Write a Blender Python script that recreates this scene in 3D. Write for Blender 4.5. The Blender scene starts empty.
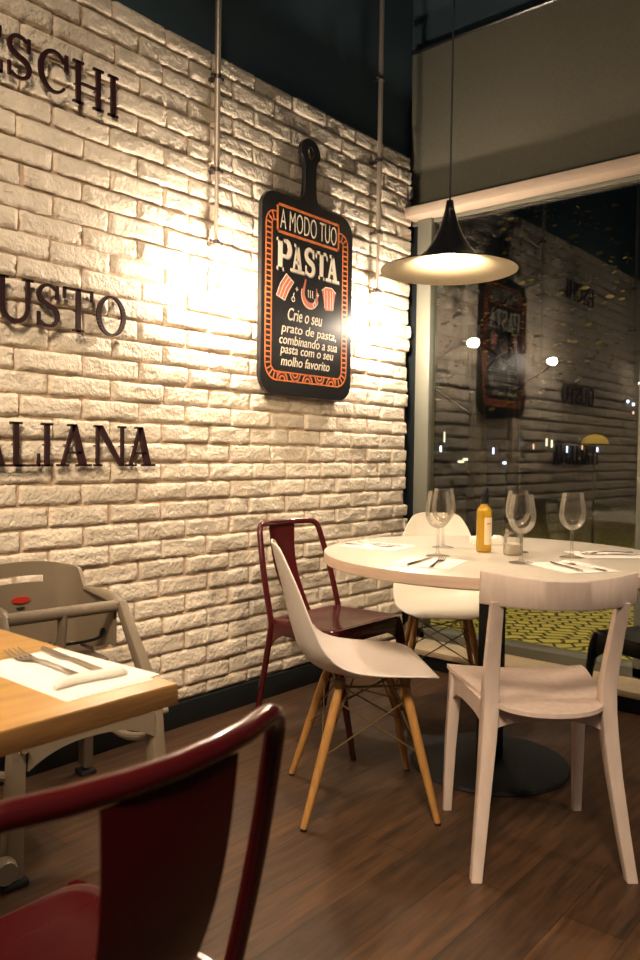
import bpy, bmesh, math, random
from mathutils import Vector, Matrix, noise
random.seed(7)
R = math.radians
PI = math.pi
scn = bpy.context.scene
COL = scn.collection

# ------------------------------------------------------------------ helpers
def srgb(r, g, b):
    f = lambda c: (c/255/12.92) if c/255 <= .04045 else ((c/255+.055)/1.055)**2.4
    return (f(r), f(g), f(b))

def link(name, me, parent=None, mats=None):
    o = bpy.data.objects.new(name, me)
    COL.objects.link(o)
    if parent is not None:
        o.parent = parent
    return o

def tag(o, label=None, cat=None, group=None, kind=None):
    if label: o['label'] = label
    if cat: o['category'] = cat
    if group: o['group'] = group
    if kind: o['kind'] = kind
    return o

def empty(name, loc, rz=0, label=None, cat=None, group=None):
    o = bpy.data.objects.new(name, None)
    o.empty_display_size = .1
    COL.objects.link(o)
    o.location = loc
    o.rotation_euler = (0, 0, rz)
    return tag(o, label, cat, group)

def copy_tree(o, parent=None):
    c = o.copy()
    COL.objects.link(c)
    c.parent = parent
    for ch in [x for x in COL.objects if x.parent == o]:
        copy_tree(ch, c)
    return c

class MB:
    def __init__(s):
        s.bm = bmesh.new()
    def box(s, x0, x1, y0, y1, z0, z1, bev=0, seg=2):
        t = bmesh.new()
        bmesh.ops.create_cube(t, size=1)
        for v in t.verts:
            v.co = Vector((x0+(v.co.x+.5)*(x1-x0), y0+(v.co.y+.5)*(y1-y0), z0+(v.co.z+.5)*(z1-z0)))
        if bev:
            bmesh.ops.bevel(t, geom=t.edges[:], offset=bev, segments=seg, affect='EDGES', profile=.5)
        s.add(t)
        return s
    def add(s, t, mtx=None):
        me = bpy.data.meshes.new('t')
        if mtx is not None:
            bmesh.ops.transform(t, matrix=mtx, verts=t.verts)
        t.to_mesh(me); t.free()
        s.bm.from_mesh(me)
        bpy.data.meshes.remove(me)
    def loft(s, rings, cap=True, closed=True):
        """rings: list of lists of points"""
        vs = [[s.bm.verts.new(p) for p in r] for r in rings]
        n = len(rings[0])
        for a, b in zip(vs, vs[1:]):
            for i in range(n if closed else n-1):
                j = (i+1) % n
                s.bm.faces.new((a[i], a[j], b[j], b[i]))
        if cap and closed:
            s.bm.faces.new(vs[0][::-1]); s.bm.faces.new(vs[-1])
        return vs
    def tube(s, pts, rad, n=12, sub=0, flat=1.0):
        pts = [Vector(p) for p in pts]
        if sub:
            pts, rad = smooth(pts, rad, sub)
        if not hasattr(rad, '__len__'):
            rad = [rad]*len(pts)
        rings = []
        up = None
        for i, p in enumerate(pts):
            if i == 0: d = pts[1]-p
            elif i == len(pts)-1: d = p-pts[i-1]
            else: d = (pts[i+1]-p).normalized()+(p-pts[i-1]).normalized()
            d.normalize()
            if up is None:
                up = Vector((0, 0, 1)) if abs(d.z) < .9 else Vector((1, 0, 0))
            u = d.cross(up).normalized(); v = u.cross(d).normalized()
            up = v
            rings.append([p+(u*math.cos(a)+v*math.sin(a)*flat)*rad[i] for a in [2*PI*k/n for k in range(n)]])
        s.loft(rings)
        return s
    def bar(s, p0, p1, w0, d0, w1=None, d1=None, xdir=(1, 0, 0), bev=.002):
        """tapered rectangular bar; w along xdir, d perpendicular"""
        p0, p1 = Vector(p0), Vector(p1)
        w1 = w1 or w0; d1 = d1 or d0
        x = Vector(xdir)
        z = (p1-p0).normalized()
        y = z.cross(x).normalized()
        t = bmesh.new()
        rr = []
        for p, w, d in ((p0, w0, d0), (p1, w1, d1)):
            rr.append([t.verts.new(p+x*a*w/2+y*b*d/2) for a, b in ((-1, -1), (1, -1), (1, 1), (-1, 1))])
        for i in range(4):
            j = (i+1) % 4
            t.faces.new((rr[0][i], rr[0][j], rr[1][j], rr[1][i]))
        t.faces.new(rr[0][::-1]); t.faces.new(rr[1])
        if bev:
            bmesh.ops.bevel(t, geom=t.edges[:], offset=bev, segments=2, affect='EDGES', profile=.5)
        s.add(t)
        return s
    def lathe(s, prof, n=32, cx=0, cy=0, close=False):
        """prof: list of (r,z). rings with r==0 become poles"""
        prev = None
        first = None
        for (r, z) in prof:
            if r < 1e-6:
                cur = [s.bm.verts.new((cx, cy, z))]
            else:
                cur = [s.bm.verts.new((cx+r*math.cos(2*PI*k/n), cy+r*math.sin(2*PI*k/n), z)) for k in range(n)]
            if prev:
                for k in range(n):
                    j = (k+1) % n
                    if len(prev) == 1 and len(cur) == 1: continue
                    if len(prev) == 1: s.bm.faces.new((prev[0], cur[j], cur[k]))
                    elif len(cur) == 1: s.bm.faces.new((prev[k], prev[j], cur[0]))
                    else: s.bm.faces.new((prev[k], prev[j], cur[j], cur[k]))
            else:
                first = cur
            prev = cur
        if close:
            for k in range(n):
                j = (k+1) % n
                s.bm.faces.new((prev[k], prev[j], first[j], first[k]))
        return s
    def prism(s, poly, y0, y1, axis='y', mtx=None, bev=0):
        """poly in 2D (a,b): for axis y -> (x,z); axis z -> (x,y); axis x -> (y,z)"""
        t = bmesh.new()
        def P(a, b, c):
            return {'y': (a, c, b), 'z': (a, b, c), 'x': (c, a, b)}[axis]
        A = [t.verts.new(P(a, b, y0)) for a, b in poly]
        B = [t.verts.new(P(a, b, y1)) for a, b in poly]
        n = len(poly)
        for i in range(n):
            j = (i+1) % n
            t.faces.new((A[i], A[j], B[j], B[i]))
        t.faces.new(A[::-1]); t.faces.new(B)
        if bev:
            bmesh.ops.bevel(t, geom=t.edges[:], offset=bev, segments=2, affect='EDGES', profile=.5)
        s.add(t, mtx)
        return s
    def build(s, name, material, parent=None, smooth=True, angle=35):
        bmesh.ops.recalc_face_normals(s.bm, faces=s.bm.faces[:])
        me = bpy.data.meshes.new(name)
        s.bm.to_mesh(me); s.bm.free()
        if material is not None:
            me.materials.append(material)
        if smooth:
            me.polygons.foreach_set('use_smooth', [True]*len(me.polygons))
            try:
                me.set_sharp_from_angle(angle=R(angle))
            except Exception:
                pass
        return link(name, me, parent)

def smooth(pts, rad, sub):
    """Catmull-Rom resample"""
    if not hasattr(rad, '__len__'):
        rad = [rad]*len(pts)
    P = [pts[0]*2-pts[1]] + list(pts) + [pts[-1]*2-pts[-2]]
    out, ro = [], []
    for i in range(1, len(P)-2):
        for k in range(sub):
            t = k/sub
            a, b, c, d = P[i-1], P[i], P[i+1], P[i+2]
            out.append(.5*((2*b)+(c-a)*t+(2*a-5*b+4*c-d)*t*t+(3*b-a-3*c+d)*t**3))
            ro.append(rad[i-1]*(1-t)+rad[i]*t)
    out.append(pts[-1]); ro.append(rad[-1])
    return out, ro

def fillet(pts, r, n=6):
    """round the corners of a polyline; r may be list"""
    pts = [Vector(p) for p in pts]
    out = [pts[0]]
    for i in range(1, len(pts)-1):
        rr = r[i] if hasattr(r, '__len__') else r
        a = (pts[i-1]-pts[i]); b = (pts[i+1]-pts[i])
        la, lb = a.length, b.length
        rr = min(rr, la*.49, lb*.49)
        p0 = pts[i]+a.normalized()*rr; p1 = pts[i]+b.normalized()*rr
        for k in range(n+1):
            t = k/n
            out.append(p0*(1-t)**2+pts[i]*2*t*(1-t)+p1*t*t)
    out.append(pts[-1])
    return out

# ------------------------------------------------------------------ materials
def mat(name, color, rough=.5, metal=0, spec=.5, noise_amt=0, noise_scale=8, bump=0, bump_scale=40, coat=0, emit=None, emit_s=0,
        trans=0, ior=1.45, stretch=None, color2=None):
    m = bpy.data.materials.new(name)
    m.use_nodes = True
    nt = m.node_tree
    b = nt.nodes['Principled BSDF']
    b.inputs['Base Color'].default_value = (*color, 1)
    b.inputs['Roughness'].default_value = rough
    b.inputs['Metallic'].default_value = metal
    b.inputs['Specular IOR Level'].default_value = spec
    b.inputs['Coat Weight'].default_value = coat
    b.inputs['Transmission Weight'].default_value = trans
    b.inputs['IOR'].default_value = ior
    if emit:
        b.inputs['Emission Color'].default_value = (*emit, 1)
        b.inputs['Emission Strength'].default_value = emit_s
    tc = nt.nodes.new('ShaderNodeTexCoord')
    mp = nt.nodes.new('ShaderNodeMapping')
    nt.links.new(tc.outputs['Object'], mp.inputs['Vector'])
    if stretch:
        mp.inputs['Scale'].default_value = stretch
    if noise_amt or color2:
        nz = nt.nodes.new('ShaderNodeTexNoise')
        nz.inputs['Scale'].default_value = noise_scale
        nz.inputs['Detail'].default_value = 6
        nt.links.new(mp.outputs[0], nz.inputs['Vector'])
        mx = nt.nodes.new('ShaderNodeMix'); mx.data_type = 'RGBA'
        c2 = color2 or tuple(c*(1-noise_amt) for c in color)
        mx.inputs[6].default_value = (*color, 1)
        mx.inputs[7].default_value = (*c2, 1)
        rp = nt.nodes.new('ShaderNodeValToRGB')
        rp.color_ramp.elements[0].position = .35; rp.color_ramp.elements[1].position = .68
        nt.links.new(nz.outputs['Fac'], rp.inputs[0])
        nt.links.new(rp.outputs[0], mx.inputs[0])
        nt.links.new(mx.outputs[2], b.inputs['Base Color'])
    if bump:
        n2 = nt.nodes.new('ShaderNodeTexNoise')
        n2.inputs['Scale'].default_value = bump_scale
        n2.inputs['Detail'].default_value = 8
        nt.links.new(mp.outputs[0], n2.inputs['Vector'])
        bp = nt.nodes.new('ShaderNodeBump')
        bp.inputs['Strength'].default_value = bump
        bp.inputs['Distance'].default_value = .01
        nt.links.new(n2.outputs['Fac'], bp.inputs['Height'])
        nt.links.new(bp.outputs[0], b.inputs['Normal'])
    return m

def thin_glass(name, tint=(1, 1, 1), boost=1.0, rough=0.0, body=None):
    """transparent + mirror reflection by Fresnel, like thin glass; body adds pale edges imitating refracted light"""
    m = bpy.data.materials.new(name); m.use_nodes = True
    nt = m.node_tree; nt.nodes.clear()
    out = nt.nodes.new('ShaderNodeOutputMaterial')
    tr = nt.nodes.new('ShaderNodeBsdfTransparent'); tr.inputs[0].default_value = (*tint, 1)
    gl = nt.nodes.new('ShaderNodeBsdfGlossy'); gl.inputs['Roughness'].default_value = rough
    fr = nt.nodes.new('ShaderNodeFresnel'); fr.inputs['IOR'].default_value = 1.5
    mu = nt.nodes.new('ShaderNodeMath'); mu.operation = 'MULTIPLY'; mu.inputs[1].default_value = boost; mu.use_clamp = True
    mx = nt.nodes.new('ShaderNodeMixShader')
    nt.links.new(fr.outputs[0], mu.inputs[0]); nt.links.new(mu.outputs[0], mx.inputs[0])
    src = gl
    if body:
        df = nt.nodes.new('ShaderNodeBsdfTranslucent'); df.inputs[0].default_value = (*body, 1)
        d2 = nt.nodes.new('ShaderNodeBsdfDiffuse'); d2.inputs[0].default_value = (*body, 1)
        m1 = nt.nodes.new('ShaderNodeMixShader'); m1.inputs[0].default_value = .5
        m2 = nt.nodes.new('ShaderNodeMixShader'); m2.inputs[0].default_value = .16
        nt.links.new(df.outputs[0], m1.inputs[1]); nt.links.new(d2.outputs[0], m1.inputs[2])
        nt.links.new(gl.outputs[0], m2.inputs[1]); nt.links.new(m1.outputs[0], m2.inputs[2])
        src = m2
    nt.links.new(tr.outputs[0], mx.inputs[1]); nt.links.new(src.outputs[0], mx.inputs[2])
    nt.links.new(mx.outputs[0], out.inputs[0])
    return m

def emis(name, color, strength):
    m = bpy.data.materials.new(name); m.use_nodes = True
    nt = m.node_tree; nt.nodes.clear()
    out = nt.nodes.new('ShaderNodeOutputMaterial')
    e = nt.nodes.new('ShaderNodeEmission')
    e.inputs[0].default_value = (*color, 1); e.inputs[1].default_value = strength
    nt.links.new(e.outputs[0], out.inputs[0])
    return m

WARM = (1.0, .66, .34)
M = {}
M['brick'] = mat('white_painted_brick', (.82, .72, .58), .62, noise_amt=.14, noise_scale=9, bump=1.0, bump_scale=70)
M['mortar'] = mat('mortar', (.56, .42, .31), .9, bump=.6, bump_scale=90)
M['dark_wall'] = mat('dark_paint', (.070, .115, .140), .8, bump=.1)
M['ceiling'] = mat('dark_ceiling', (.070, .115, .140), .9)
M['black_base'] = mat('black_baseboard_and_gap', (.006, .009, .011), .55)
M['letter'] = mat('dark_red_acrylic', (.030, .010, .012), .35)
M['letter_side'] = M['letter']
M['steel'] = mat('galvanised_steel', (.62, .52, .42), .42, metal=.55)
M['clamp'] = mat('dark_steel', (.12, .10, .09), .4, metal=.8)
M['board'] = mat('blackboard_paint', (.016, .015, .015), .32, noise_amt=.2, bump=.05, bump_scale=60)
M['board_edge'] = M['board']
M['orange'] = mat('orange_chalk_paint', (.72, .20, .05), .6, noise_amt=.25, noise_scale=30)
M['cream'] = mat('cream_chalk_paint', (.80, .70, .55), .6)
M['grey_chalk'] = mat('shade_chalk_paint', (.30, .26, .22), .6)
M['red_chalk'] = mat('red_chalk_paint', (.60, .16, .08), .6)
M['frame'] = mat('window_aluminium', (.165, .165, .13), .45, noise_amt=.05)
M['header'] = mat('beige_header_paint', (.52, .41, .32), .5)
M['ledge'] = mat('light_stone_ledge', (.72, .58, .38), .4, noise_amt=.1, noise_scale=20)
M['blind'] = mat('roller_blind_fabric', (.155, .145, .105), .9, noise_amt=.12, noise_scale=60, bump=.2, bump_scale=300)
M['glass'] = thin_glass('window_glass', (.93, .95, .94), 1.25)
M['wineglass'] = thin_glass('wine_glass_lit_edges', (.97, .96, .94), .62, rough=.03, body=(.95, .90, .80))  # cream body colour puts refracted light into the glass edges
M['red_metal'] = mat('burgundy_lacquered_steel', (.068, .0055, .0065), .2, noise_amt=.1, coat=.2)
M['dark_metal'] = mat('black_lacquered_steel', (.012, .013, .015), .3, coat=.3)
M['splat_dark'] = M['red_metal']
M['shell'] = mat('pink_lit_polypropylene', (.80, .72, .66), .38)  # pinkish cast of the room light mixed into the white plastic
M['shell_far'] = mat('ivory_polypropylene', (.86, .80, .66), .35)
M['beech'] = mat('beech_dowel', (.50, .25, .07), .45, noise_amt=.25, noise_scale=14, stretch=(6, 6, .6))
M['wire'] = mat('dark_brass_rod', (.20, .13, .06), .4, metal=.7)
M['whitewood'] = mat('whitewashed_beech', (.72, .58, .50), .42, noise_amt=.12, noise_scale=10, stretch=(5, 5, .7), bump=.06, bump_scale=60)
M['tabletop'] = mat('cream_laminate', (.62, .56, .475), .35, noise_amt=.06, noise_scale=5, stretch=(1, 8, 1))
M['tableedge'] = mat('pale_wood_edge', (.60, .43, .32), .5, noise_amt=.15, noise_scale=12, stretch=(1, 1, 8))
M['black_iron'] = mat('black_powder_coated_iron', (.005, .007, .008), .55)
M['oak'] = mat('honey_oak', (.50, .275, .065), .38, noise_amt=.28, noise_scale=5, stretch=(1, 9, 9), bump=.04)
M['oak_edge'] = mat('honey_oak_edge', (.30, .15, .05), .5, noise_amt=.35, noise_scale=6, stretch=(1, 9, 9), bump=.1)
M['paper'] = mat('white_paper', (.88, .84, .78), .8, bump=.15, bump_scale=120)
M['cloth'] = mat('white_cloth_fold', (.78, .73, .66), .85, bump=.2, bump_scale=150)
M['cutlery'] = mat('stainless_steel', (.60, .55, .50), .22, metal=1)
M['highchair'] = mat('beige_moulded_plastic', (.235, .185, .128), .42, bump=.03, bump_scale=300, noise_amt=.06)
M['sticker_red'] = mat('red_sticker', (.50, .03, .02), .4)
M['strap'] = mat('dark_webbing', (.012, .012, .014), .8)
M['shade_black'] = mat('black_enamel', (.008, .008, .009), .18, coat=.6)
M['shade_white'] = mat('cream_enamel', (.46, .40, .29), .5)
M['oil'] = mat('golden_oil', (.66, .40, .03), .10, trans=.55, coat=.5)
M['label'] = mat('paper_label', (.80, .66, .42), .6)
M['sugar'] = mat('white_sugar', (.85, .78, .66), .8, bump=.4, bump_scale=200)
M['cork'] = mat('black_cap', (.01, .01, .012), .35)
M['asphalt'] = mat('dark_asphalt', (.02, .022, .022), .8, bump=.3)
M['bark'] = mat('tree_bark', (.005, .004, .003), .9, bump=.5)
M['leaf'] = mat('tree_leaf', (.12, .095, .02), .6)
M['facade'] = mat('dark_facade', (.045, .06, .07), .9)
M['bulb'] = emis('warm_bulb', (1.0, .82, .63), 470)
M['bulb_dim'] = emis('warm_bulb_dim', (1.0, .82, .63), 60)
M['pbulb'] = emis('pendant_bulb', (1.0, .75, .47), 230)

def floor_mat():
    m = bpy.data.materials.new('dark_wood_planks'); m.use_nodes = True
    nt = m.node_tree; b = nt.nodes['Principled BSDF']; N = nt.nodes.new; L = nt.links.new
    tc = N('ShaderNodeTexCoord')
    br = N('ShaderNodeTexBrick')
    br.inputs['Scale'].default_value = 1
    br.inputs['Brick Width'].default_value = 1.22
    br.inputs['Row Height'].default_value = .15
    br.inputs['Mortar Size'].default_value = .0018
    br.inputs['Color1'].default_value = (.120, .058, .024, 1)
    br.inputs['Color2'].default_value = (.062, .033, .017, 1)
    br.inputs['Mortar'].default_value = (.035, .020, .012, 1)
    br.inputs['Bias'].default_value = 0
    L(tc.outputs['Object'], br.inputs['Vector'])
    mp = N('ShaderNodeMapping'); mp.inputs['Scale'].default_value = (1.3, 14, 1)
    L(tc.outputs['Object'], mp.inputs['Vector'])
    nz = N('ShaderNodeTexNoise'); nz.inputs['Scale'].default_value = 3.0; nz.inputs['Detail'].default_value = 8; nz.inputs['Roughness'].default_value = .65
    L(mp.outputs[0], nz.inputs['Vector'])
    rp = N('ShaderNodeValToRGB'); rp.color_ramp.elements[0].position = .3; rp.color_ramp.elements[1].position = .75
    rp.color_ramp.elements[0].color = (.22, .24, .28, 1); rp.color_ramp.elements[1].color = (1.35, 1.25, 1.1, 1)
    L(nz.outputs['Fac'], rp.inputs[0])
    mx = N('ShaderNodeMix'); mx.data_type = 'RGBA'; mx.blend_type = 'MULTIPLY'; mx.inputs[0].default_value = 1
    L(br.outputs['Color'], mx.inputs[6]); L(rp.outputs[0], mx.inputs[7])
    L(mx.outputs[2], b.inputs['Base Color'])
    b.inputs['Roughness'].default_value = .48
    bp = N('ShaderNodeBump'); bp.inputs['Strength'].default_value = .12; bp.inputs['Distance'].default_value = .005
    L(nz.outputs['Fac'], bp.inputs['Height']); L(bp.outputs[0], b.inputs['Normal'])
    return m
M['floor'] = floor_mat()

def cobble_mat():
    m = bpy.data.materials.new('cobblestones'); m.use_nodes = True
    nt = m.node_tree; b = nt.nodes['Principled BSDF']; N = nt.nodes.new; L = nt.links.new
    tc = N('ShaderNodeTexCoord')
    nz = N('ShaderNodeTexNoise'); nz.inputs['Scale'].default_value = 2.2
    L(tc.outputs['Object'], nz.inputs['Vector'])
    va = N('ShaderNodeVectorMath'); va.operation = 'MULTIPLY_ADD'
    va.inputs[1].default_value = (.26, .26, 0); L(nz.outputs['Color'], va.inputs[0]); L(tc.outputs['Object'], va.inputs[2])
    mp = N('ShaderNodeMapping'); mp.inputs['Rotation'].default_value = (0, 0, R(52))
    L(va.outputs[0], mp.inputs['Vector'])
    br = N('ShaderNodeTexBrick'); br.inputs['Scale'].default_value = 1
    br.inputs['Brick Width'].default_value = .115; br.inputs['Row Height'].default_value = .085
    br.inputs['Mortar Size'].default_value = .012; br.inputs['Mortar Smooth'].default_value = .6
    br.inputs['Color1'].default_value = (.46, .39, .16, 1); br.inputs['Color2'].default_value = (.34, .30, .13, 1)
    br.inputs['Mortar'].default_value = (.05, .045, .025, 1)
    L(mp.outputs[0], br.inputs['Vector'])
    L(br.outputs['Color'], b.inputs['Base Color'])
    b.inputs['Roughness'].default_value = .7
    bp = N('ShaderNodeBump'); bp.invert = True; bp.inputs['Distance'].default_value = .02; bp.inputs['Strength'].default_value = 1
    L(br.outputs['Fac'], bp.inputs['Height']); L(bp.outputs[0], b.inputs['Normal'])
    return m
M['cobble'] = cobble_mat()

# ------------------------------------------------------------------ the room shell (camera at x=0,y=0; brick wall y=2.475; window x=3.75)
WY = 2.475
GX = 3.742
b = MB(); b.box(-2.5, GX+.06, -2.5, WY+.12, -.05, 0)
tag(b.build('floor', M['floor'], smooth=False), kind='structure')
b = MB(); b.box(-2.5, GX+.06, -2.5, WY+.12, 7, 7.05)
tag(b.build('ceiling', M['ceiling'], smooth=False), kind='structure')
b = MB(); b.box(-2.5, GX+.06, WY+.06, WY+.12, 0, 7)
tag(b.build('wall_back', M['dark_wall'], smooth=False), kind='structure')

def brick_wall():
    bm = bmesh.new()
    X0, X1 = -1.7, 3.70
    L_, H_ = .2435, .077
    zbase = .774-9*H_     # .081 -> bottom course cut at .106
    rows = 35
    nx, nz = 20, 8
    for r in range(rows):
        z0 = zbase+r*H_
        z1 = z0+H_
        if r == 0: z0 = .103
        off = 1.845 if r % 2 else 1.965
        k0 = int(math.floor((X0-off)/L_)); k1 = int(math.ceil((X1-off)/L_))
        for k in range(k0, k1+1):
            jx = lambda q: .020*noise.noise(Vector((q*3.1, r*7.3, 1.7)))
            xa = off+k*L_+jx(k); xb = off+(k+1)*L_+jx(k+1)
            endb = False
            if xb > X1-.035:
                xb = X1+random.uniform(-.022, .004); endb = True
            if xa >= xb-.03 or xb < X0: continue
            rnd = random.Random(r*977+k)
            gap = .003+rnd.uniform(0, .0035)
            za = z0+gap*.8+rnd.uniform(-.002, .002); zb = z1-gap*.8+rnd.uniform(-.002, .002)
            depth = rnd.uniform(.008, .018)
            tilt = rnd.uniform(-.004, .004); tz = rnd.uniform(-.004, .004)
            g = []
            us = [0, .018, .05, .10]+[.10+.8*i/(nx-7) for i in range(1, nx-7)]+[.90, .95, .982, 1]
            vs = [0, .06, .18]+[.18+.64*i/(nz-3) for i in range(1, nz-3)]+[.82, .94, 1]
            for j, v in enumerate(vs):
                row = []
                for i, u in enumerate(us):
                    x = xa+gap+(xb-xa-2*gap)*u
                    z = za+(zb-za)*v
                    n1 = noise.noise(Vector((x*14, z*22, 3.3+r)))
                    n2 = noise.noise(Vector((x*45, z*50, 9.1+k)))
                    n3 = noise.noise(Vector((x*9, z*9, 5)))
                    eu = min(u, 1-u)*(xb-xa)/.008; ev = min(v, 1-v)*(zb-za)/.006
                    e = min(1, eu)*min(1, ev); e = math.sqrt(max(e, 0))
                    n4 = noise.noise(Vector((x*90, z*110, 2.2+k)))
                    d = (depth+.0050*n1+.0046*n2+.0020*n4+tilt*(u-.5)+tz*(v-.5))*e
                    # irregular outline
                    if u in (0, 1): x += .010*noise.noise(Vector((z*32, k*3.7+u*9, r)))
                    if v in (0, 1): z += .0085*noise.noise(Vector((x*20, r*5.1+v*3, k)))+.005*n3+.003*n4
                    row.append(bm.verts.new((x, WY+.010-d if e > 0 else WY+.014, z)))
                g.append(row)
            for j in range(len(vs)-1):
                for i in range(len(us)-1):
                    bm.faces.new((g[j][i], g[j][i+1], g[j+1][i+1], g[j+1][i]))
            if endb:   # side face of the end brick
                for j in range(len(vs)-1):
                    p, q = g[j][-1], g[j+1][-1]
                    a = bm.verts.new((p.co.x, WY+.055, p.co.z)); c = bm.verts.new((q.co.x, WY+.055, q.co.z))
                    bm.faces.new((p, a, c, q))
            if r == rows-1:
                for i in range(len(us)-1):
                    p, q = g[-1][i], g[-1][i+1]
                    a = bm.verts.new((p.co.x, WY+.055, p.co.z)); c = bm.verts.new((q.co.x, WY+.055, q.co.z))
                    bm.faces.new((p, q, c, a))
    for f in bm.faces: f.smooth = True
    nf = len(bm.faces)
    me = bpy.data.meshes.new('wall_left')
    t = MB(); t.bm.free(); t.bm = bm
    t.box(X0, X1-.03, WY+.0115, WY+.058, .103, zbase+rows*H_-.004)
    bm = t.bm
    bm.faces.ensure_lookup_table()
    for i in range(nf, len(bm.faces)):
        bm.faces[i].material_index = 1
    bm.normal_update()
    bm.to_mesh(me); bm.free()
    me.materials.append(M['brick']); me.materials.append(M['mortar'])
    o = link('wall_left', me)
    return tag(o, kind='structure')
brick_wall()
b = MB(); b.box(-2.5, 3.66, WY-.008, WY+.058, 0, .1, .002)
tag(b.build('baseboard_left', M['black_base']), kind='structure')

# window wall: header, blind above it, posts, bottom rail, ledge, glass
b = MB(); b.box(3.62, GX+.04, -2.0, WY+.005, 2.433, 2.484, .001)
tag(b.build('trim_1', M['header']), kind='structure')
# blind sheet hangs above header
bl = empty('roller_blind', (GX-.02, .3, 2.49), 0, 'wide olive brown roller blind stretched above the beige window header', 'blind')
b = MB()
n = 40
rings = []
for i in range(n+1):
    y = -1.9+(WY+.03+1.9)*i/n-.3
    w = .0025*math.sin(i*1.3)
    rings.append([(w-.0012, y, .0), (w+.0012, y, .0), (w+.0012, y, .885), (w-.0012, y, .885)])
b.loft(rings)
b.build('blind_fabric', M['blind'], bl)
b = MB(); b.tube([(0, -2.2, .885), (0, WY+.03-.3, .885)], .014, 10)
b.build('hem_bar', M['dark_metal'], bl)
# dark panel added behind and above the blind to block street light
b = MB(); b.box(GX+.02, GX+.05, -2.0, WY+.06, 2.44, 7)
tag(b.build('wall_right_block', M['dark_wall'], smooth=False), kind='structure')
b = MB()
b.box(3.705, GX+.03, 2.352, 2.443, .1, 2.433, .004)
b.box(3.705, GX+.03, 1.09, 1.216, .1, 2.433, .004)
b.box(3.705, GX+.03, -.75, -.62, .1, 2.433, .004)
b.box(3.728, GX+.03, -2.0, WY+.02, 2.412, 2.432, .002)
# bottom rail with sloped top bead
b.prism([(3.705, .098), (GX+.03, .098), (GX+.03, .165), (3.735, .165), (3.705, .150)], -2.0, WY+.02, 'y') if False else None
rail = [(3.705, .1), (GX+.03, .1), (GX+.03, .166), (3.738, .166), (3.705, .148)]
vsA = [(x, -2.0, z) for x, z in rail]; vsB = [(x, WY+.02, z) for x, z in rail]
b.loft([vsA, vsB])
wf = b.build('window_1', M['frame'])
tag(wf, kind='structure')
b = MB()
b.box(GX-.003, GX+.003, 1.2, 2.37, .155, 2.41)
g = b.build('pane', M['glass'], wf, smooth=False)
b = MB()
b.box(GX-.003, GX+.003, -.63, 1.10, .155, 2.41)
g = b.build('pane', M['glass'], wf, smooth=False)
b = MB(); b.box(3.745, GX+.03, 2.443, WY+.055, .1, 2.433)  # dark filler strip in place of the shade between bricks and post
tag(b.build('gap_shade_strip', M['black_base'], smooth=False), kind='structure')
b = MB(); b.box(3.48, GX+.06, -2.0, WY-.01, .070, .0995, .003)
tag(b.build('trim_2', M['ledge']), kind='structure')
b = MB(); b.box(3.50, GX+.06, -2.0, WY-.01, 0, .071)
tag(b.build('baseboard_right', M['black_base'], smooth=False), kind='structure')

# ------------------------------------------------------------------ conduits with bulbs
def conduit(x, label, zt=7, clamps=(2.65, 2.276, 1.984), bm_='bulb'):
    y = WY-.05
    t = empty('wall_lamp', (x, y, 1.8), 0, label, 'lamp', 'bare bulb lamps on steel conduits')
    b = MB(); b.tube([(0, .0, 2.276-1.8), (.01, -.0, zt-1.8)], .0125, 12)
    b.build('conduit', M['steel'], t)
    b = MB(); b.tube(fillet([(0, 0, 2.28-1.8), (0, 0, 0), (0, -.030, 0)], .02, 6), .0085, 12)
    b.build('conduit', M['steel'], t)
    for z in clamps:
        b = MB()
        zz = z-1.8
        b.tube([(0, 0, zz-.008), (0, 0, zz+.008)], .0165, 14)
        b.box(-.034, .034, -.004, .004, zz-.006, zz+.006, .001)
        b.tube([(-.024, -.008, zz), (-.024, .010, zz)], .005, 8)
        b.tube([(.024, -.008, zz), (.024, .010, zz)], .005, 8)
        b.box(-.010, .010, .008, .058, zz-.006, zz+.006)
        b.build('clamp', M['clamp'], t)
    b = MB()
    b.tube([(0, -.018, 0), (0, -.022, 0), (0, -.050, 0), (0, -.053, 0)], [.010, .017, .019, .016], 16)
    b.build('socket', M['steel'], t)
    b = MB()
    prof = [(.0, -.118), (.011, -.116), (.021, -.109), (.027, -.096), (.027, -.084), (.023, -.070), (.015, -.058), (.013, -.051)]
    b.lathe([(r, z) for r, z in prof], 20)
    bmesh.ops.transform(b.bm, matrix=Matrix.Rotation(R(-90), 4, 'X'), verts=b.bm.verts)
    # lathe z -> world y
    o = b.build('bulb', M[bm_], t)
    return t
conduit(2.19, 'steel conduit lamp with bare bulb left of the black menu board')
conduit(3.312, 'steel conduit lamp with bare bulb between the menu board and the window', clamps=(3.06, 2.64, 2.275, 1.975))
conduit(.25, 'steel conduit lamp with bare bulb farthest left on the brick wall', bm_='bulb_dim')

# ------------------------------------------------------------------ slab serif letters
def arc(cx, cz, rx, rz, a0, a1, n):
    return [(cx+rx*math.cos(R(a0+(a1-a0)*i/n)), cz+rz*math.sin(R(a0+(a1-a0)*i/n))) for i in range(n+1)]

def stroke2(pts, wid):
    """variable width ribbon -> list of quads (2D polys)"""
    P = [Vector(p) for p in pts]
    Lf, Rt = [], []
    for i, p in enumerate(P):
        d = (P[min(i+1, len(P)-1)]-P[max(i-1, 0)]).normalized()
        nrm = Vector((-d.y, d.x))
        w = wid[i] if hasattr(wid, '__len__') else wid
        Lf.append(p+nrm*w/2); Rt.append(p-nrm*w/2)
    return [[tuple(q) for q in Lf]+[tuple(q) for q in Rt[::-1]]]

def rect(x0, x1, z0, z1): return [(x0, z0), (x1, z0), (x1, z1), (x0, z1)]

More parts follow.
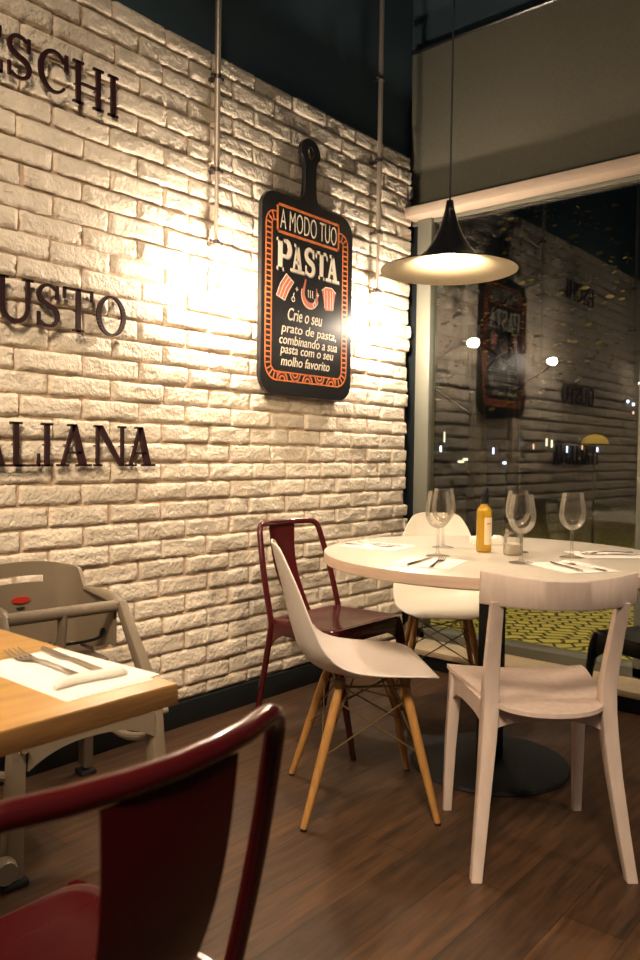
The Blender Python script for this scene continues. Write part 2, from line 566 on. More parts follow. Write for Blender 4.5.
def glyph(ch, w, s=.17, t=.075, sv=.11):
    """polys in unit cap height, width w; s stem, t serif thickness, sv serif overhang"""
    P = []
    def stem(x, top=True, bot=True, l=sv, r=sv, st=s):
        P.append(rect(x-st/2, x+st/2, 0, 1))
        if bot: P.append(rect(x-st/2-l, x+st/2+r, 0, t))
        if top: P.append(rect(x-st/2-l, x+st/2+r, 1-t, 1))
    if ch == 'I':
        stem(w/2)
    elif ch == 'H':
        stem(sv+s/2); stem(w-sv-s/2)
        P.append(rect(sv+s, w-sv-s, .47, .47+t))
    elif ch == 'N':
        stem(sv+.05, st=.08, l=.06, r=.08); stem(w-sv-.02, st=.08, bot=False, l=.08, r=.06)
        P.append([(sv-.02, 1), (sv+.18, 1), (w-sv+.02, 0), (w-sv-.10, 0)])
    elif ch == 'L':
        stem(sv+s/2)
        P.append(rect(sv, w, 0, t)); P.append([(w-.07, 0), (w, 0), (w, .30), (w-.05, .30)])
    elif ch == 'E':
        stem(sv+s/2)
        P.append(rect(sv, w, 0, t)); P.append(rect(sv, w-.03, 1-t, 1)); P.append(rect(sv+s, w-.18, .48, .48+t))
        P.append([(w-.07, 0), (w, 0), (w, .26), (w-.05, .26)]); P.append([(w-.10, 1), (w-.03, 1), (w-.03, .76), (w-.08, .76)])
        P.append(rect(w-.24, w-.18, .40, .63))
    elif ch == 'T':
        stem(w/2, top=False)
        P.append(rect(0, w, 1-t, 1)); P.append([(0, 1), (.07, 1), (.05, .74), (0, .74)]); P.append([(w-.07, 1), (w, 1), (w, .74), (w-.05, .74)])
    elif ch == 'A':
        m = w/2
        P.append([(m-.10, 1), (m+.06, 1), (w-.13, t*.5), (w-.33, t*.5)])
        P.append([(m-.06, 1), (m+.02, .96), (.20, t*.5), (.11, t*.5)])
        P.append(rect(.25, w-.28, .30, .30+t))
        P.append(rect(0, .32, 0, t)); P.append(rect(w-.42, w, 0, t))
        P.append(rect(m-.18, m+.06, 1-t, 1))
    elif ch == 'P':
        stem(sv+s/2)
        P.append(rect(sv+s, w-.26, 1-t, 1)); P.append(rect(sv+s, w-.26, .42, .42+t))
        pts = arc(w-.28, .71, .19, .25, 90, -90, 12)
        P += stroke2(pts, [t+(s-t)*math.sin(PI*i/12) for i in range(13)])
    elif ch == 'U':
        x0 = sv+s/2; x1 = w-sv-.05
        P.append(rect(x0-s/2, x0+s/2, .34, 1)); P.append(rect(x0-s/2-sv, x0+s/2+sv, 1-t, 1))
        P.append(rect(x1-.045, x1+.045, .34, 1)); P.append(rect(x1-.045-sv, x1+.045+sv, 1-t, 1))
        pts = arc((x0+x1)/2, .36, (x1-x0)/2, .32, 180, 360, 16)
        P += stroke2(pts, [s+(.09-s)*i/16 for i in range(17)])
    elif ch == 'O':
        n = 36
        pts = [(w/2+(w/2-.08)*math.cos(2*PI*i/n), .5+.46*math.sin(2*PI*i/n)) for i in range(n+1)]
        wd = [t+(s-t)*abs(math.cos(2*PI*i/n)) for i in range(n+1)]
        for i in range(n):
            P += stroke2(pts[i:i+2], wd[i:i+2])
    elif ch in 'CG':
        n = 26
        pts = arc(w/2+.02, .5, w/2-.08, .46, 38, 320, n)
        P += stroke2(pts, [t+(s-t)*max(0, -math.cos(R(38+282*i/n)))+.01 for i in range(n+1)])
        P.append(rect(w-.13, w-.05, .60, .98))
        if ch == 'G':
            P.append(rect(w-.20, w-.05, .04, .48)); P.append(rect(w-.32, w+.02, .42, .42+t))
        else:
            P.append([(w-.14, .20), (w-.04, .26), (w-.02, .34), (w-.12, .22)])
    elif ch == 'S':
        pts = arc(w/2, .745, w/2-.09, .215, 35, 265, 16)[:-1]+arc(w/2, .265, w/2-.08, .225, 85, -145, 16)
        n = len(pts)
        P += stroke2(pts, [t+(s-t)*max(0, math.sin(PI*(i/(n-1)))**1.5) for i in range(n)])
        P.append(rect(w-.13, w-.06, .66, .97)); P.append(rect(.05, .12, .03, .34))
    return P

def prisms(b, polys, fx, y0, y1):
    for p in polys:
        # drop doubles
        b.prism([fx(q) for q in p], y0, y1, 'y')

def wall_letter(ch, x0, x1, zb, h, label, group):
    w = (x1-x0)/h
    t = empty('letter', ((x0+x1)/2, WY-.028, zb), 0, label, 'letter', group)
    b = MB()
    prisms(b, glyph(ch, w, s=.118, t=.055, sv=.085), lambda q: (q[0]*h-(x1-x0)/2, q[1]*h), -.004, .006)
    b.build('letter_face', M['letter'], t, smooth=False)
    cents = []
    for p in sorted(glyph(ch, w, s=.118, t=.055, sv=.085), key=lambda p: -len(p) if ch in 'SCUG' else -(max(q[1] for q in p)-min(q[1] for q in p))):
        n = len(p)
        if n > 6:
            for m in (n//8, n//2-1-n//8): cents.append(((p[m][0]+p[-1-m][0])/2, (p[m][1]+p[-1-m][1])/2))
        else:
            cents.append((sum(q[0] for q in p)/n, sum(q[1] for q in p)/n))
    if ch == 'O': cents = [(.08, .5), (w-.08, .5)]
    for cx, cz in (cents[:1] if ch in 'ITEL' else cents[:2]):
        b = MB()
        b.tube([(cx*h-(x1-x0)/2, .004, cz*h), (cx*h-(x1-x0)/2, .032, cz*h)], .003, 8)
        b.build('pin', M['clamp'], t)
rows = [
    ('top', 2.335, .146, [('E', 1.175, 1.285, 'half cut off'), ('S', 1.296, 1.390, ''), ('C', 1.405, 1.528, ''), ('H', 1.541, 1.664, ''), ('I', 1.672, 1.738, 'ending the row')]),
    ('middle', 1.541, .150, [('G', 1.115, 1.245, 'before the U'), ('U', 1.262, 1.394, ''), ('S', 1.401, 1.496, ''), ('T', 1.506, 1.624, ''), ('O', 1.636, 1.767, 'ending the row')]),
    ('bottom', 1.067, .149, [('I', .985, 1.048, 'opening the row'), ('T', 1.055, 1.175, ''), ('A', 1.174, 1.312, 'before the L'), ('L', 1.311, 1.418, ''), ('I', 1.414, 1.476, 'between L and A'), ('A', 1.482, 1.620, 'between I and N'), ('N', 1.626, 1.768, ''), ('A', 1.768, 1.903, 'ending the row')]),
]
for rn, zb, h, ls in rows:
    for ch, x0, x1, ex in ls:
        wall_letter(ch, x0, x1, zb, h, 'dark red letter %s in the %s row on the brick wall%s' % (ch, rn, (', '+ex) if ex else ''), 'letters of the %s row' % rn)

# ------------------------------------------------------------------ menu board
def dg(): return bpy.context.evaluated_depsgraph_get()
def curve_mesh(splines, depth, bevel=0):
    """filled 2D curve (x,y) -> mesh, extruded; holes come from inner splines"""
    cu = bpy.data.curves.new('c', 'CURVE'); cu.dimensions = '2D'; cu.fill_mode = 'BOTH'
    cu.extrude = depth/2; cu.bevel_depth = bevel; cu.bevel_resolution = 2
    for sp in splines:
        s = cu.splines.new('POLY'); s.points.add(len(sp)-1)
        for p, q in zip(s.points, sp): p.co = (q[0], q[1], 0, 1)
        s.use_cyclic_u = True
    o = bpy.data.objects.new('c', cu); COL.objects.link(o)
    bpy.context.view_layer.update()
    me = bpy.data.meshes.new_from_object(o.evaluated_get(dg()))
    bpy.data.objects.remove(o); bpy.data.curves.remove(cu)
    return me
def text_mesh(txt, offset=0, depth=.0012, spacing=1.0):
    cu = bpy.data.curves.new('t', 'FONT'); cu.body = txt; cu.size = 1; cu.offset = offset; cu.extrude = .5; cu.space_character = spacing
    cu.resolution_u = 4
    o = bpy.data.objects.new('t', cu); COL.objects.link(o)
    bpy.context.view_layer.update()
    me = bpy.data.meshes.new_from_object(o.evaluated_get(dg()))
    bpy.data.objects.remove(o); bpy.data.curves.remove(cu)
    return me
def to_board(me):
    """xy plane -> xz plane facing -y"""
    me.transform(Matrix(((1, 0, 0, 0), (0, 0, -1, 0), (0, 1, 0, 0), (0, 0, 0, 1))))
    return me
BX, BY, BZ = 2.768, WY-.045, 1.39      # board base centre; local x,z
bd = empty('menu_board', (BX, BY, BZ), 0, 'black cutting board shaped menu sign with handle reading A MODO TUO PASTA', 'sign')
def rr(x0, x1, z0, z1, r, n=8):
    out = []
    for cx, cz, a in ((x1-r, z1-r, 0), (x0+r, z1-r, 90), (x0+r, z0+r, 180), (x1-r, z0+r, 270)):
        out += arc(cx, cz, r, r, a, a+90, n)
    return out
def bez(p0, p1, p2, n=8):
    return [((1-t)**2*p0[0]+2*t*(1-t)*p1[0]+t*t*p2[0], (1-t)**2*p0[1]+2*t*(1-t)*p1[1]+t*t*p2[1]) for t in [i/n for i in range(n+1)]]
hw = .318; top = .889; rad = .085
out = []
out += arc(hw-rad, rad, rad, rad, 270, 360, 8)
out += arc(hw-rad, top-rad, rad, rad, 0, 90, 8)
out += bez((.10, top), (.045, top), (.040, top+.06))
out += [(.037, top+.10), (.037, 1.068)]
out += bez((.037, 1.068), (.045, 1.093), (.060, 1.108), 4)
out += arc(0, 1.123, .065, .065, -12, 192, 20)
out += bez((-.060, 1.108), (-.045, 1.093), (-.037, 1.068), 4)
out += [(-.037, top+.10)]
out += bez((-.040, top+.06), (-.045, top), (-.10, top))
out += arc(-hw+rad, top-rad, rad, rad, 90, 180, 8)
out += arc(-hw+rad, rad, rad, rad, 180, 270, 8)
hole = arc(0, 1.123, .024, .032, 0, 345, 16)
me = to_board(curve_mesh([out, hole], .018, .003))
me.materials.append(M['board'])
bo = link('board_panel', me, bd)
for p in me.polygons: p.use_smooth = False
for x in (-.22, .22):
    for z in (.2, .75):
        b = MB(); b.tube([(x, .005, z), (x, .047, z)], .012, 12)
        b.build('standoff', M['clamp'], bd)
FY = -.0115          # front face of the panel (local y)
def MX(x): return x-.009-.016*(x-2.484)/.59
def onboard(b, polys, th=.0012):
    for p in polys: b.prism([(MX(x)-BX, z-BZ) for x, z in p], FY-th, FY+.001, 'y')
def boardtext(txt, x0, x1, z0, z1, material, name, offset=0, shear=0, th=.0013, dy=0):
    me = text_mesh(txt, offset)
    x0, x1 = MX(x0), MX(x1)
    xs = [v.co.x for v in me.vertices]; ys = [v.co.y for v in me.vertices]
    ax, bx_, ay, by = min(xs), max(xs), min(ys), max(ys)
    sh = shear*(z1-z0)
    for v in me.vertices:
        u = (v.co.x-ax)/(bx_-ax); w = (v.co.y-ay)/(by-ay)
        v.co = ((x0-BX)+u*(x1-x0-sh)+w*sh, FY-th/2-dy+v.co.z*-th, (z0-BZ)+w*(z1-z0))
    me.materials.append(material)
    o = link(name, me, bd)
    return o
# banner frame
b = MB()
X0, X1, Z0, Z1, T = 2.552, 3.006, 2.105, 2.237, .012
onboard(b, [rect(X0, X1, Z0, Z0+T), rect(X0, X1, Z1-T, Z1), rect(X0, X0+T, Z0, Z1), rect(X1-T, X1, Z0, Z1)])
b.build('banner_frame', M['orange'], bd, smooth=False)
boardtext('A MODO TUO', 2.576, 2.984, 2.128, 2.216, M['cream'], 'banner_text', -.012)
# border rope: two rails joined by ticks, scallops on the bottom
b = MB()
oL, iL, oR, iR, zt, zb_, zbi = 2.484, 2.520, 3.074, 3.036, 2.195, 1.452, 1.492
lw = .0065
def offpath(off):
    # from banner left, round top-left corner, down, across the bottom, up the right side, to banner right
    r0 = .055-off
    p = [(2.553, zt-off)]+[(oL+.055+math.cos(R(a))*r0, zt-.055+math.sin(R(a))*r0) for a in range(90, 181, 15)]
    rb = .075-off
    p += [(oL+.075+math.cos(R(a))*rb, zb_+.075+math.sin(R(a))*rb) for a in range(180, 271, 15)]
    p += [(oR-.075+math.cos(R(a))*rb, zb_+.075+math.sin(R(a))*rb) for a in range(270, 361, 15)]
    p += [(oR-.055+math.cos(R(a))*r0, zt-.055+math.sin(R(a))*r0) for a in range(0, 91, 15)]+[(3.005, zt-off)]
    return p
def dense(p, step):
    out = []; acc = 0
    for a, c in zip(p, p[1:]):
        L = math.dist(a, c); n = max(1, int(L/.004))
        for i in range(n):
            out.append((a[0]+(c[0]-a[0])*i/n, a[1]+(c[1]-a[1])*i/n))
    return out
po, pi_ = offpath(0), offpath(.038)
onboard(b, stroke2(po, lw)); onboard(b, stroke2(pi_, lw))
# ticks
def resample(p, n):
    seg = [math.dist(a, c) for a, c in zip(p, p[1:])]; tot = sum(seg); out = []
    for k in range(n+1):
        d = tot*k/n; i = 0
        while i < len(seg)-1 and d > seg[i]: d -= seg[i]; i += 1
        t = min(1, d/seg[i]); out.append((p[i][0]+(p[i+1][0]-p[i][0])*t, p[i][1]+(p[i+1][1]-p[i][1])*t))
    return out
ctr = offpath(.019)
NT = 84
rc = resample(ctr, NT)
for k in range(1, NT):
    p = rc[k]
    if p[1] < 1.485 and 2.57 < p[0] < 2.99: continue
    d = Vector((rc[k+1][0]-rc[k-1][0], rc[k+1][1]-rc[k-1][1])).normalized(); nn = Vector((-d.y, d.x))
    a = Vector(p)+nn*.019; c = Vector(p)-nn*.019
    onboard(b, stroke2([tuple(a), tuple(c)], .0065))
for i in range(5):
    cx = 2.60+.089*i
    up = i % 2 == 0
    for rrad in (.034, .018):
        z = 1.455 if up else 1.489
        pts = arc(cx, z, rrad, rrad, 0 if up else 180, 180 if up else 360, 14)
        onboard(b, stroke2(pts, .008))
b.build('border_pattern', M['orange'], bd, smooth=False)
# headline PASTA
hx = [('P', 2.555, 2.655), ('A', 2.648, 2.745), ('S', 2.746, 2.822), ('T', 2.826, 2.915), ('A', 2.905, 3.008)]
for nm, mt, dx, dz, th in (('headline_shadow', M['grey_chalk'], .004, -.005, .0008), ('headline_text', M['cream'], 0, 0, .0016)):
    b = MB()
    for ch, x0, x1 in hx:
        zb2, h = 1.950, .128
        if ch == 'P': zb2, h = 1.942, .142
        polys = glyph(ch, (x1-x0)/h, s=.20, t=.10, sv=.06)
        onboard(b, [[(x0+dx+q[0]*h, zb2+dz+q[1]*h) for q in p] for p in polys], th)
    b.build(nm, mt, bd, smooth=False)
# drawings: pasta sheet + shrimp + glass of pasta with plus signs
b = MB()
onboard(b, [[(2.555, 1.828), (2.620, 1.932), (2.672, 1.902), (2.612, 1.812)]], .0008)
pts = [(2.757, 1.93)]+arc(2.79, 1.862, .052, .050, 150, 345, 16)+[(2.836, 1.900)]
onboard(b, stroke2(pts, [.008]+[.014+.020*math.sin(PI*i/16) for i in range(17)]+[.006]), .0008)
onboard(b, [[(2.877, 1.898), (2.905, 1.916), (2.950, 1.918), (2.980, 1.90), (2.965, 1.815), (2.905, 1.808)]], .0008)
b.build('food_drawing', M['red_chalk'], bd, smooth=False)
b = MB()
for i in range(4):
    f = i/3
    a = (2.555+.057*f, 1.828-.016*f); c = (2.620+.052*f, 1.932-.030*f)
    onboard(b, stroke2([a, ((a[0]+c[0])/2-.006, (a[1]+c[1])/2+.004), c], .0035), .0013)
onboard(b, stroke2([(2.555, 1.828), (2.612, 1.812)], .003), .0013); onboard(b, stroke2([(2.620, 1.932), (2.672, 1.902)], .003), .0013)
for x in (2.895, 2.915, 2.940, 2.958): onboard(b, stroke2([(x, 1.905), (x+.004, 1.818)], .003), .0013)
onboard(b, stroke2([(2.875, 1.898), (2.905, 1.918), (2.950, 1.920), (2.983, 1.90)], .005), .0013)
onboard(b, stroke2(arc(2.79, 1.862, .064, .062, 160, 340, 14), .003), .0013)
for x in (2.775, 2.79, 2.806): onboard(b, stroke2([(x, 1.885), (x+.003, 1.850)], .004), .0013)
for cx, cz in ((2.694, 1.842), (2.846, 1.838)):
    onboard(b, [rect(cx-.009, cx+.009, cz+.031, cz+.035), rect(cx-.002, cx+.002, cz+.023, cz+.043)], .0013)
    onboard(b, stroke2(arc(cx-.024, cz-.016, .010, .011, 0, 350, 12), .0035), .0013)
    onboard(b, stroke2([(cx-.024, cz-.006), (cx-.019, cz+.014)], .0035), .0013)
b.build('chalk_outlines', M['cream'], bd, smooth=False)
for txt, x0, x1, z0, z1 in (('Crie o seu', 2.629, 2.885, 1.727, 1.785), ('prato de pasta,', 2.590, 2.998, 1.657, 1.713), ('combinando a sua', 2.575, 3.005, 1.617, 1.660),
                            ('pasta com o seu', 2.585, 2.972, 1.562, 1.609), ('molho favorito', 2.590, 2.948, 1.520, 1.564)):
    boardtext(txt, x0, x1, z0, z1, M['cream'], 'body_text', .006, .18)

# ------------------------------------------------------------------ pendant lamps
def pendant(x, y, zr, label, ceil=7, pb=None):
    t = empty('pendant_lamp', (x, y, zr), 0, label, 'lamp', 'black horn shaped pendant lamps')
    prof = [(.240, 0), (.2405, .003), (.232, .006), (.205, .011), (.170, .019), (.135, .032), (.105, .050), (.078, .076), (.056, .108), (.038, .145), (.026, .180), (.017, .215), (.012, .245), (0, .247)]
    b = MB(); b.lathe(prof, 64)
    b.build('shade', M['shade_black'], t, angle=80)
    inn = [(.240, 0), (.236, .001), (.204, .008), (.168, .016), (.132, .028), (.100, .045), (.070, .072), (.048, .104), (0, .106)]
    b = MB(); b.lathe(inn, 64)
    b.build('shade_lining', M['shade_white'], t, angle=80)
    b = MB(); b.tube([(0, 0, .246), (.012, 0, ceil-zr)], .0035, 8)
    b.build('cord', M['cork'], t)
    b = MB(); b.lathe([(0, ceil-zr-.03), (.05, ceil-zr-.028), (.055, ceil-zr), (0, ceil-zr)], 24)
    b.build('ceiling_rose', M['shade_black'], t)
    b = MB(); b.lathe([(0, .030), (.018, .034), (.028, .050), (.026, .066), (.014, .086), (.012, .104), (0, .104)], 20)
    b.build('bulb', pb or M['pbulb'], t)
    return t
pendant(2.420, 1.462, 1.776, 'black horn shaped pendant lamp with cream inside hanging over the round table')
pendant(.30, 1.28, 1.80, 'black horn shaped pendant lamp hanging over the oak table at the left', pb=emis('pendant_bulb_strong', (1.0, .76, .50), 430))

# ------------------------------------------------------------------ round table
TX, TY, TZ, TR = 2.568, 1.342, .772, .615
t = empty('round_table', (TX, TY, 0), 0, 'round cream topped dining table on a black pedestal', 'table')
b = MB(); b.lathe([(0, TZ-.002), (TR-.003, TZ-.002), (TR-.001, TZ-.003), (TR, TZ-.006), (TR, TZ-.034), (TR-.004, TZ-.038), (0, TZ-.038)], 96)
b.build('tabletop_edge', M['tableedge'], t)
b = MB(); b.lathe([(0, TZ-.0025), (TR-.002, TZ-.0025), (TR-.001, TZ-.001), (TR-.004, TZ), (0, TZ)], 96)
b.build('tabletop', M['tabletop'], t)
b = MB(); b.box(-.036, .036, -.036, .036, .02, TZ-.045, .003)
b.build('pedestal', M['black_iron'], t)
b = MB(); b.box(-.20, .20, -.02, .02, TZ-.052, TZ-.038, .002); b.box(-.02, .02, -.20, .20, TZ-.052, TZ-.038, .002)
b.build('support_plate', M['black_iron'], t)
b = MB(); b.lathe([(0, 0), (.282, 0), (.285, .004), (.280, .014), (.20, .020), (.06, .026), (0, .026)], 72)
b.build('pedestal_base', M['black_iron'], t)

# ------------------------------------------------------------------ wine glasses
def wine_glass(x, y, label):
    t = empty('wine_glass', (x, y, TZ), 0, label, 'glass', 'wine glasses on the round table')
    outer = [(.0, .0), (.040, .0), (.041, .0015), (.030, .004), (.012, .008), (.0055, .014), (.0045, .03), (.0042, .075), (.006, .092), (.016, .099), (.030, .110), (.041, .127), (.0455, .148), (.044, .172), (.039, .200), (.0345, .226)]
    inner = [(.0335, .226), (.038, .200), (.043, .172), (.0445, .148), (.040, .1275), (.029, .111), (.015, .1005), (0, .098)]
    foot = outer[:9]
    b = MB(); b.lathe(outer[:7]+[(.0042, .075), (.006, .092), (.004, .096), (0, .097)], 32)
    b.build('stem', M['wineglass'], t, angle=80)
    b = MB(); b.lathe([(0, .0955)]+outer[9:]+inner, 40)
    b.build('bowl', M['wineglass'], t, angle=80)
    return t
wine_glass(2.345, 1.44, 'wine glass left on the round table, in front of its twin')
wine_glass(2.579, 1.561, 'wine glass at the back left of the round table, behind another')
wine_glass(2.391, 1.149, 'wine glass in the middle front beside the jar on the round table')
wine_glass(2.658, 1.294, 'wine glass behind the glass jar on the round table')
wine_glass(2.653, 1.086, 'rightmost wine glass standing alone on the round table')

# oil bottle
t = empty('oil_bottle', (2.567, 1.382, TZ), R(20), 'slim bottle of golden olive oil with black cap on the round table', 'bottle')
b = MB(); b.lathe([(0, .001), (.022, .001), (.0275, .005), (.0275, .150), (.024, .160), (.014, .172), (.0115, .180), (.0115, .184), (0, .184)], 32)
b.build('bottle_body', M['oil'], t, angle=50)
b = MB(); b.lathe([(0, .176), (.0135, .176), (.014, .178), (.0135, .205), (.0125, .232), (.010, .236), (0, .236)], 24)
b.build('cap', M['cork'], t, angle=50)
b = MB()
ring1 = [(.0281*math.cos(R(a)), .0281*math.sin(R(a))) for a in range(-168, -87, 8)]
ring0 = [(.0270*math.cos(R(a)), .0270*math.sin(R(a))) for a in range(-168, -87, 8)]
b.prism(ring1+ring0[::-1], .030, .128, 'z')
b.build('label', M['label'], t)
b = MB()
for z in (.104,):
    r1 = [(.0285*math.cos(R(a)), .0285*math.sin(R(a))) for a in range(-150, -105, 8)]; r0 = [(.0280*math.cos(R(a)), .0280*math.sin(R(a))) for a in range(-150, -105, 8)]
    b.prism(r1+r0[::-1], z, z+.003, 'z')
b.build('label_print', M['sticker_red'], t)

# jar of sugar
t = empty('glass_jar', (2.560, 1.262, TZ), 0, 'small glass jar of white sugar behind the front wine glass', 'jar')
b = MB(); b.lathe([(0, .001), (.030, .001), (.034, .006), (.034, .062), (.031, .072), (.026, .078), (.027, .080), (.028, .092), (.026, .092), (.0245, .080), (.029, .070), (.0325, .060), (.0325, .008), (.029, .004), (0, .004)], 32)
b.build('jar_body', M['wineglass'], t, angle=60)
b = MB(); b.lathe([(0, .005), (.028, .005), (.0315, .010), (.0315, .040), (.020, .044), (0, .041)], 28)
b.build('sugar_fill', M['sugar'], t, angle=60)

# white holder with folded napkins behind bottle
t = empty('napkin_holder', (2.80, 1.50, TZ), R(-50), 'white dish of folded paper napkins behind the oil bottle', 'napkins')
b = MB(); b.box(-.060, .060, -.028, .028, 0, .012, .004); b.box(-.060, .060, -.028, -.024, .010, .024, .001); b.box(-.060, .060, .024, .028, .010, .024, .001)
b.build('dish', M['shell_far'], t)
for i in range(5):
    b = MB()
    x = -.048+.024*i
    b.box(x-.013, x+.013, -.021, .021, .0125, .030+.006*((i*7) % 3), .003)
    bmesh.ops.rotate(b.bm, cent=(x, 0, .02), matrix=Matrix.Rotation(R((i*37) % 17-8), 3, 'Z'), verts=b.bm.verts)
    b.build('folded_napkin', M['paper'], t)

# ------------------------------------------------------------------ cutlery and napkins
def fork_parts(parent_name, loc, rz, label, group, pitch=0, scale=1.0):
    """local: tines at -y... handle toward +y"""
    t = empty('fork', loc, rz, label, 'fork', group)
    b = MB()
    # handle: flat bar from y=.03 to .20
    rings = []
    for y, w, z, th in ((0, .0045, .004, .0016), (.03, .0035, .006, .002), (.07, .004, .0045, .002), (.11, .006, .003, .002), (.134, .0075, .003, .002), (.140, .005, .003, .0015)):
        rings.append([(-w, y, z), (-w*.5, y, z+th), (w*.5, y, z+th), (w, y, z), (w*.5, y, z-th*.6), (-w*.5, y, z-th*.6)])
    b.loft(rings)
    b.build('handle', M['cutlery'], t)
    b = MB()
    rings = []
    for y, w, z, th in ((.002, .0045, .004, .0015), (-.010, .010, .001, .0012), (-.022, .0125, .0008, .0012), (-.032, .0125, .0015, .0011)):
        rings.append([(-w, y, z+.001), (-w*.4, y, z+th), (w*.4, y, z+th), (w, y, z+.001), (w*.4, y, z-th*.3), (-w*.4, y, z-th*.3)])
    b.loft(rings)
    for k in range(4):
        x = -.0105+.007*k
        b.tube([(x, -.030, .0018), (x, -.045, .0028), (x, -.058, .0052), (x, -.068, .0085)], [.0018, .0017, .0014, .0008], 6)
    b.build('tines', M['cutlery'], t)
    return t
def knife_parts(loc, rz, label, group):
    t = empty('knife', loc, rz, label, 'knife', group)
    b = MB()
    rings = []
    for y, w, h in ((0, .004, .0025), (.02, .005, .003), (.08, .006, .0032), (.105, .0065, .003), (.112, .004, .002)):
        rings.append([(-w, y, .003), (-w*.6, y, .003+h), (w*.6, y, .003+h), (w, y, .003), (w*.6, y, .0015), (-w*.6, y, .0015)])
    b.loft(rings)
    b.build('handle', M['cutlery'], t)
    b = MB()
    b.prism([(-.004, .002), (.004, .002), (.010, -.015), (.0105, -.07), (.006, -.092), (-.001, -.100), (-.004, -.09), (-.0045, -.02)], .0022, .0038, 'z', bev=.0004)
    b.build('blade', M['cutlery'], t)
    return t
def napkin(loc, rz, label, group, w=.15, l=.20, offs=.0, band=True):
    t = empty('paper_napkin', loc, rz, label, 'napkin', group)
    for i, (dx, dy, r, z) in enumerate(((0, 0, 0, .0), (.012, .006, 4, .0011))):
        b = MB()
        pts = []
        nn = 30
        W, L = w/2, l/2
        # long sides plain, short sides pinked edge
        pts = [(-W, -L)]
        pts += [(-W+2*W*k/nn, -L-(.0018 if k % 2 else 0)) for k in range(1, nn)]
        pts += [(W, -L), (W, L)]
        pts += [(W-2*W*k/nn, L+(.0018 if k % 2 else 0)) for k in range(1, nn)]
        pts += [(-W, L)]
        c, s = math.cos(R(r)), math.sin(R(r))
        b.prism([(x*c-y*s+dx, x*s+y*c+dy) for x, y in pts], z, z+.0009, 'z')
        b.build('paper_sheet', M['paper'], t, smooth=False)
    if band:
        b = MB()
        rings = []
        for k in range(13):
            u = k/12
            x = -.062+.124*u
            a = .012*(1-.25*abs(u-.5)*2)*(1 if 0 < k < 12 else .55)
            hh = .0075*(1 if 0 < k < 12 else .5)
            yy = -.078+.006*math.sin(u*5)
            rings.append([(x, yy+a*math.cos(q), .0021+hh+hh*math.sin(q)) for q in [2*PI*i/14 for i in range(14)]])
        b.loft(rings)
        b.build('rolled_edge', M['cloth'], t)
    return t

# ------------------------------------------------------------------ oak table, left
OT = .76
t = empty('oak_table', (.19, 1.30, 0), 0, 'square edged honey oak dining table at the left', 'table')
b = MB(); b.box(-.60, .597, -.351, .36, OT-.034, OT-.0015, .002)
b.build('tabletop_edge', M['oak_edge'], t)
b = MB(); b.box(-.5985, .5955, -.3495, .3585, OT-.003, OT, .001)
b.build('tabletop', M['oak'], t)
b = MB(); b.box(-.26, -.18, -.04, .04, .02, OT-.034, .003)
b.build('pedestal', M['black_iron'], t)
b = MB(); b.box(-.44, -.02, -.22, .22, 0, .02, .003)
b.build('pedestal_base', M['black_iron'], t)

nap = napkin((.695, 1.128, OT), R(0), 'white paper napkin with rolled edge under fork and knife on the oak table', 'paper napkins', w=.155, l=.27)
for o in list(COL.objects):
    pass
fk = fork_parts('f', (.694, 1.215, OT+.0030), R(180), 'steel fork lying on the napkin of the oak table', 'forks')
fk.scale = (1.25, 1.15, 1.15)
kf = knife_parts((.742, 1.18, OT+.0030), R(175), 'steel knife lying on the napkin of the oak table', 'knives')
kf.scale = (1.15, 1.1, 1)

settings = [   # napkin centre, outward direction, words
    ((2.43, 1.76), (-.12, 1), 'on the side nearest the brick wall'),
    ((2.175, 1.365), (-.95, -.25), 'by the side-on white shell chair'),
    ((2.42, .985), (-.58, -.80), 'behind the wooden chair back'),
    ((2.82, 1.03), (.67, -.74), 'at the right picture edge'),
]
for i, ((nx, ny), d, wds) in enumerate(settings):
    rz = math.atan2(d[1], d[0])-PI/2
    if i == 0:
        n0 = napkin((nx, ny, TZ), rz, '', 'paper napkins', w=.19, l=.235, band=False)
        f0 = fork_parts('f', (0, 0, 0), 0, '', 'forks'); k0 = knife_parts((0, 0, 0), 0, '', 'knives')
        n_, f_, k_ = n0, f0, k0
    else:
        n_, f_, k_ = copy_tree(n0), copy_tree(f0), copy_tree(k0)
    n_.location = (nx, ny, TZ); n_.rotation_euler = (0, 0, rz)
    D = Vector((d[0], d[1], 0)).normalized(); S = Vector((D.y, -D.x, 0))
    p = Vector((nx, ny, TZ+.0022))-D*.02-S*.025; f_.location = p; f_.rotation_euler = (0, 0, rz+R(6))
    p = Vector((nx, ny, TZ+.0022))+D*.0+S*.03; k_.location = p; k_.rotation_euler = (0, 0, rz-R(4))
    n_['label'] = 'white paper napkin on round table, %s' % wds
    f_['label'] = 'steel fork on round table, %s' % wds
    k_['label'] = 'steel knife on round table, %s' % wds

